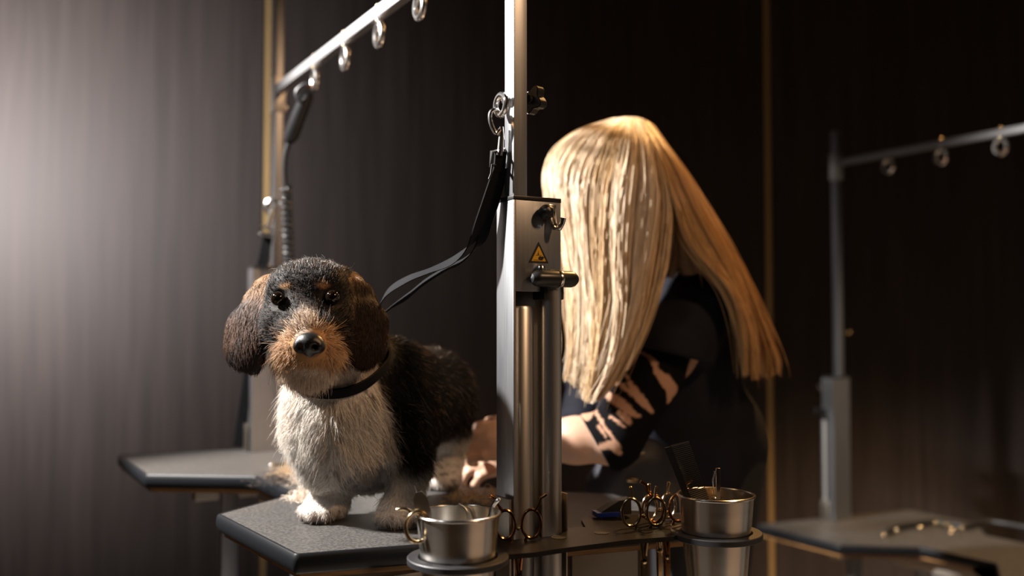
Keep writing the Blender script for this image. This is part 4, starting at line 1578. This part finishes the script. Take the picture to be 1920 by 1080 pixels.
# dark blue waist apron bunched at the table edge
f = Field((0.02, 1.66, 0.66), (0.42, 1.98, 1.02), 0.005)
f.chain([W(1128, 905, 1.80), W(1165, 880, 1.80), W(1205, 862, 1.81), W(1250, 872, 1.84)], [0.030, 0.040, 0.042, 0.036], 0.02)
f.cap(W(1150, 940, 1.82), W(1240, 930, 1.84), 0.055, 0.06, 0.03)
v, q = f.surface()
v = v + ((vnoise(v, 26) - 0.5) * 0.012)[:, None] * np.array((0, -1, 0))
ap = surf_object('apron', v, q, 'apron_cloth', person, PO, smooth_it=3)[0]
tag(ap, 'bunched dark blue apron with small metal pulls')
for (a, c_), m_ in ((((1188, 850), (1208, 846)), 'chrome'), (((1176, 899), (1194, 901)), 'gold_steel')):
    b = MB()
    p0, p1 = W(*a, 1.752), W(*c_, 1.752)
    b.tube([p0, p0 * 0.5 + p1 * 0.5, p1], [0.0035, 0.0045, 0.0035], 10)
    b.build('zip_pull', m_, ap, origin=PO)


# ---- hair
def spline_at(P, s):
    """Catmull-Rom over axis 0 of P at parameters s in 0..len-1"""
    n = len(P) - 1
    Q = np.concatenate(((2 * P[0] - P[1])[None], P, (2 * P[-1] - P[-2])[None]))
    s = np.clip(s, 0, n)
    i = np.minimum(s.astype(int), n - 1)
    t = (s - i).reshape((-1,) + (1,) * (P.ndim - 1))
    a, b_, c, d = Q[i], Q[i + 1], Q[i + 2], Q[i + 3]
    return 0.5 * (2 * b_ + (c - a) * t + (2 * a - 5 * b_ + 4 * c - d) * t * t + (3 * b_ - a - 3 * c + d) * t ** 3)


NT = 22
GA = [
    [(1150, 221, 1.80), (1085, 243, 1.768), (1035, 280, 1.75), (1019, 325, 1.735), (1026, 385, 1.72), (1042, 450, 1.71), (1056, 560, 1.70), (1070, 650, 1.69), (1064, 716, 1.69)],
    [(1160, 221, 1.80), (1108, 256, 1.735), (1068, 330, 1.705), (1072, 430, 1.69), (1084, 540, 1.68), (1086, 640, 1.67), (1074, 718, 1.67)],
    [(1172, 219, 1.80), (1148, 262, 1.725), (1122, 350, 1.69), (1118, 460, 1.675), (1122, 570, 1.66), (1116, 670, 1.65), (1102, 752, 1.645)],
    [(1184, 219, 1.80), (1184, 272, 1.722), (1172, 360, 1.685), (1162, 470, 1.67), (1160, 580, 1.655), (1142, 680, 1.645), (1108, 756, 1.64)],
    [(1196, 220, 1.80), (1214, 282, 1.726), (1222, 370, 1.69), (1212, 470, 1.675), (1198, 570, 1.66), (1166, 670, 1.645), (1118, 748, 1.64)],
    [(1206, 223, 1.80), (1238, 292, 1.735), (1260, 380, 1.705), (1254, 470, 1.695), (1228, 560, 1.68), (1186, 655, 1.66), (1140, 725, 1.65)],
]
GB = [
    [(1200, 222, 1.80), (1234, 292, 1.735), (1258, 380, 1.708), (1280, 450, 1.708), (1318, 500, 1.715), (1360, 550, 1.725), (1384, 620, 1.740), (1394, 704, 1.755)],
    [(1212, 226, 1.80), (1262, 305, 1.748), (1304, 395, 1.735), (1350, 475, 1.745), (1386, 550, 1.755), (1406, 630, 1.765), (1414, 714, 1.77)],
    [(1222, 232, 1.82), (1284, 325, 1.79), (1338, 425, 1.79), (1382, 505, 1.80), (1414, 585, 1.81), (1434, 655, 1.815), (1438, 710, 1.82)],
    [(1228, 238, 1.86), (1294, 335, 1.85), (1350, 430, 1.85), (1394, 518, 1.86), (1424, 600, 1.865), (1446, 668, 1.87), (1450, 702, 1.87)],
    [(1222, 240, 1.90), (1290, 345, 1.90), (1345, 440, 1.92), (1385, 525, 1.94), (1415, 610, 1.95), (1432, 670, 1.95), (1436, 700, 1.95)],
]

GC = [
    [(1205, 224, 1.80), (1240, 300, 1.752), (1256, 380, 1.738), (1260, 440, 1.738), (1258, 490, 1.745), (1254, 525, 1.75)],
    [(1208, 225, 1.80), (1246, 300, 1.754), (1268, 385, 1.742), (1278, 445, 1.742), (1282, 490, 1.748), (1286, 518, 1.752)],
    [(1212, 226, 1.80), (1252, 300, 1.756), (1282, 390, 1.745), (1302, 450, 1.748), (1312, 485, 1.752), (1322, 506, 1.755)],
]


def guides(G):
    return np.array([spline([W(*p) for p in g], NT) for g in G])


def far_side(G):
    """hair on the side turned away: mirrored in depth about the middle of the head"""
    A = guides(G).copy()
    A[:, :, 1] = 2 * 1.825 - A[:, :, 1] + 0.02 * np.linspace(0, 1, NT)
    A[:, :, 0] += (A[:, :, 1] - 1.80) * 0.10
    return A


groups = [(guides(GA), 6500, 46), (guides(GB), 4600, 30), (far_side(GA)[1:5], 1200, 20), (guides(GC), 1300, 12)]
hairp = person
allP, allR, allC = [], [], []
base_mb = MB()
PALE, GOLD, DEEP = np.array((0.84, 0.70, 0.53)), np.array((0.60, 0.42, 0.23)), np.array((0.22, 0.12, 0.05))
bcols = []
for gi, (G, N, NC) in enumerate(groups):
    ng = len(G) - 1
    # shell under the strands
    S = spline_at(G, np.linspace(0.02, ng - 0.02, 26))
    inn = np.array((0.0, 1.0, 0.0)) * (-1 if gi == 2 else 1)
    T1 = NT - 3
    front = S[:, :T1] + inn * 0.010
    back = S[:, :T1] + inn * 0.022
    k = base_mb.add(np.concatenate((front.reshape(-1, 3), back.reshape(-1, 3))), [])
    n_ = 26 * T1
    fs2 = []
    for i in range(25):
        for j in range(T1 - 1):
            a0 = k + i * T1 + j
            fs2.append((a0, a0 + 1, a0 + T1 + 1, a0 + T1))
            fs2.append((a0 + n_, a0 + n_ + T1, a0 + n_ + T1 + 1, a0 + n_ + 1))
    for i in range(25):
        for j in (0, T1 - 1):
            a0 = k + i * T1 + j
            fs2.append((a0, a0 + T1, a0 + T1 + n_, a0 + n_))
    for i in (0, 25):
        for j in range(T1 - 1):
            a0 = k + i * T1 + j
            fs2.append((a0, a0 + 1, a0 + 1 + n_, a0 + n_))
    base_mb.f += fs2
    # strands in clumps
    cc_ = np.sort(rng.uniform(0, ng, NC))
    cl = rng.integers(0, NC, N)
    cdep = rng.normal(0, 0.010, NC)
    ccol = rng.random(NC)
    ccol2 = rng.random(NC)
    tt = np.linspace(0, 1, NT)
    ds = rng.normal(0, 0.20, N)
    endl = rng.uniform(0.86, 1.0, N)
    P_ = np.zeros((N, NT, 3))
    ph = rng.uniform(0, 6.28, NC)
    for j in range(NT):
        w_ = 1 - 0.45 * tt[j]
        s = cc_[cl] + ds * w_
        s = np.abs(s)
        s = np.where(s > ng, 2 * ng - s, s)
        A = spline_at(G, s)                       # (N, NT, 3)
        u = tt[j] * endl * (NT - 1)
        i0 = np.minimum(u.astype(int), NT - 2)
        fr = (u - i0)[:, None]
        P_[:, j] = A[np.arange(N), i0] * (1 - fr) + A[np.arange(N), i0 + 1] * fr
        amp = 0.004 * tt[j] * (1 + tt[j])
        P_[:, j, 0] += amp * np.sin(ph[cl] + tt[j] * 5.0)
        P_[:, j, 1] += (cdep[cl] * min(1, 3 * tt[j]) + rng.normal(0, 0.0006, N)) + 0
    P_[:, :, 1] += (rng.uniform(-0.006, 0.008, N)[:, None]) * np.minimum(1, 4 * tt)[None]
    P_[:, :, 0] += rng.normal(0, 0.0015, N)[:, None] * tt[None]
    # a few flyaways
    fly = rng.random(N) < 0.02
    P_[fly] += (rng.normal(0, 0.014, (fly.sum(), 1, 3)) * (tt ** 1.3)[None, :, None])
    c_ = PALE * ccol[cl][:, None] + GOLD * (1 - ccol[cl])[:, None]
    dk = rng.random(N)
    c_ = np.where(((dk < 0.10) | (dk < 0.75) & (ccol2[cl] < 0.16))[:, None], DEEP, c_) * rng.uniform(0.8, 1.15, (N, 1))
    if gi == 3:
        c_ = c_ * np.array((0.40, 0.32, 0.25))  # inner strands: shade under the hair put into their colour
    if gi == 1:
        c_ = c_ * np.array((0.76, 0.60, 0.40))  # right curtain tinted darker and more orange: falloff and warm light painted in
    allP.append(P_)
    allC.append(c_)
    allR.append(np.full((N, NT), 0.00062) * np.interp(tt, (0, 0.8, 1), (1, 1, 0.4))[None] * rng.uniform(0.7, 1.2, (N, 1)))
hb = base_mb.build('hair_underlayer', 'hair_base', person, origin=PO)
ca = hb.data.attributes.new('col', 'FLOAT_COLOR', 'POINT')
nvb = len(hb.data.vertices)
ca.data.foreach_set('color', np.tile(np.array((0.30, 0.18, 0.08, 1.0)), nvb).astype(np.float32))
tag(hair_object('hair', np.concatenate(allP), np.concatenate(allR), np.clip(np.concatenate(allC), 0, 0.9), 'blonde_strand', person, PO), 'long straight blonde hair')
# ------------------------------------------------------------------ gear on the rear post
YB = 2.15
o0 = W(505, 440, YB)
t = thing('leash', 'black leash with chrome snap hook hanging from the rear post', 'leash', tuple(o0))
b = MB()
pth = spline([W(503, 437, YB), W(495, 480, YB), W(486, 520, YB), W(478, 600, YB), W(468, 690, YB), W(456, 770, YB), W(447, 838, YB)], 40)
b.ribbon(pth, [(1, 0.3, 0.1)] * 40, 0.024, 0.002)
b.build('strap', 'webbing', t, origin=o0)
b = MB()
b.tube(spline([W(510, 405, YB - .01), W(500, 394, YB - .01), W(500, 380, YB - .01), W(512, 374, YB - .01), W(524, 382, YB - .01), W(534, 376, YB - .01)], 16), 0.0050, 8)
b.tube([W(512, 390, YB - .01), W(508, 408, YB - .01), W(503, 426, YB - .01)], [0.006, 0.0065, 0.006], 10)
b.build('snap_hook', 'chrome', t, origin=o0)
b = MB()
b.tube([W(488, 424, YB - .012), W(520, 434, YB - .008), W(518, 446, YB - .008), W(487, 440, YB - .012)], 0.0035, 8, closed=True)
b.build('buckle', 'chrome', t, origin=o0)

o0 = W(580, 165, 1.96)
t = thing('hand_tool', 'black handled corded tool with coiled cable hanging from the crossbar', 'tool', tuple(o0))
h0, h1 = W(578, 172, 1.96), W(543, 262, 2.02)
b = MB()
ax = h1 - h0
b.tube([h0, h0 + ax * .04, h0 + ax * .12, h0 + ax * .5, h0 + ax * .9, h1, h1 + ax * .06], [0.009, 0.013, 0.014, 0.0155, 0.016, 0.013, 0.007], 16)
b.build('handle', 'black_plastic', t, origin=o0)
b = MB()
b.tube(spline([W(585, 165, 1.955), W(572, 158, 1.95), W(556, 172, 1.95), W(562, 190, 1.955), W(574, 182, 1.957)], 16), 0.0045, 8)
b.build('hanging_loop', 'black_rubber', t, origin=o0)
b = MB()
b.tube([W(575, 160, 1.954), W(584, 163, 1.954)], [0.006, 0.006], 10)
b.build('end_ring', 'copper', t, origin=o0)
b = MB()
b.tube(spline([h1, W(535, 290, 2.03), W(533, 320, 2.04), W(535, 350, 2.05)], 16), 0.0055, 10)
b.build('cord', 'black_rubber', t, origin=o0)
b = MB()
A, B = W(535, 350, 2.05), W(542, 500, 2.08)
pts = []
for k in range(14 * 14 + 1):
    s = k / (14 * 14)
    a = 2 * math.pi * k / 14
    c = A + (B - A) * s
    pts.append(c + np.array((0.0105 * math.cos(a), 0.0105 * math.sin(a), 0)))
b.tube(pts, 0.0034, 6)
b.build('coiled_cable', 'black_rubber', t, origin=o0)
b = MB()
b.tube(spline([B, W(548, 600, 2.09), W(545, 700, 2.10), W(548, 790, 2.12), W(556, 843, 2.13)], 24), 0.004, 8)
b.build('plain_cable', 'black_rubber', t, origin=o0)

# ------------------------------------------------------------------ comb and clippings on the far lobe
q = on_plane(548, 873, TZ)
t = thing('comb', 'small amber comb lying on the far table lobe left of the dog', 'comb', (q[0], q[1], TZ))
t.rotation_euler = (0, 0, math.radians(12))
b = MB()
b.box((-0.035, -0.004, 0.0005), (0.030, 0.004, 0.005), 0.0015)
b.build('spine', 'gold_steel', t)
b = MB()
b.lathe([(0, 0.0065), (0.005, 0.006), (0.0065, 0.003), (0.006, 0.0006), (0, 0.0006)], 14, (-0.041, 0, 0))
b.build('end_cap', 'chrome', t)


def clippings(N, spots, name, label):
    P = np.zeros((N, 6, 3))
    C = np.zeros((N, 3))
    which = rng.choice(len(spots), N, p=np.array([s[3] for s in spots]) / sum(s[3] for s in spots))
    for i in range(N):
        px, py, sp, _, c = spots[which[i]]
        o = on_plane(px, py, TZ)
        p = o + rng.normal(0, sp, 2) * (1.0, 1.4)
        hgt = max(0.001, rng.exponential(0.004)) * (1 if sp < 0.03 else 0.4)
        a = rng.uniform(0, 2 * math.pi)
        L = rng.uniform(0.01, 0.028)
        bend = rng.normal(0, 1.6)
        x, y = p
        for k in range(6):
            P[i, k] = (x, y, TZ + 0.0012 + hgt * math.sin(math.pi * k / 5) ** 0.7)
            x += math.cos(a) * L / 5
            y += math.sin(a) * L / 5
            a += bend / 5
        C[i] = np.array(c) * rng.uniform(0.7, 1.2)
    rad = np.full((N, 6), 0.00035)
    o = hair_object(name, P, rad, C, 'clipping_strand')
    return tag(o, label, 'fur clippings', kind='stuff')


tanc, whc, dkc = (0.45, 0.32, 0.20), (0.66, 0.56, 0.46), (0.05, 0.04, 0.035)
clippings(5200, [(575, 885, 0.022, 5, tanc), (600, 900, 0.018, 5, whc), (560, 895, 0.03, 3, dkc), (590, 868, 0.018, 3, tanc), (572, 935, 0.010, 1.5, whc), (885, 935, 0.02, 0.5, tanc)],
          'fur_clippings', 'loose tufts of cut dog fur scattered on the main table')

# ------------------------------------------------------------------ leash lying on the right table
o0 = W(1740, 990, 2.75)
zt = T2
def q2(px, py, dz=0.006):
    p = W(px, py, 1.0) - np.array((0, 0, CZ))
    return np.array((0, 0, CZ)) + p * ((zt + dz - CZ) / p[2])
o0 = q2(1740, 995)
t = thing('leash', 'black leash with small shiny studs lying on the lower right table', 'leash', tuple(o0))
path = spline([q2(1658, 1003), q2(1682, 992), q2(1725, 985), q2(1754, 982), q2(1790, 988), q2(1812, 990), q2(1845, 982), q2(1880, 985), q2(1935, 995)], 50)
path[:, 2] += 0.006
b = MB()
b.tube(path, 0.0085, 8)
b.build('strap', 'black_rubber', t, origin=o0)
for px, py in ((1657, 1005), (1681, 994), (1725, 989), (1754, 982), (1775, 984), (1783, 1000), (1787, 992), (1804, 990)):
    p = q2(px, py, 0.018)
    b = MB()
    bm = bmesh.new()
    bmesh.ops.create_uvsphere(bm, u_segments=12, v_segments=8, radius=0.006)
    b.bm(bm)
    b.xf(Matrix.Translation(tuple(p)))
    b.build('stud', 'gold_steel', t, origin=o0)
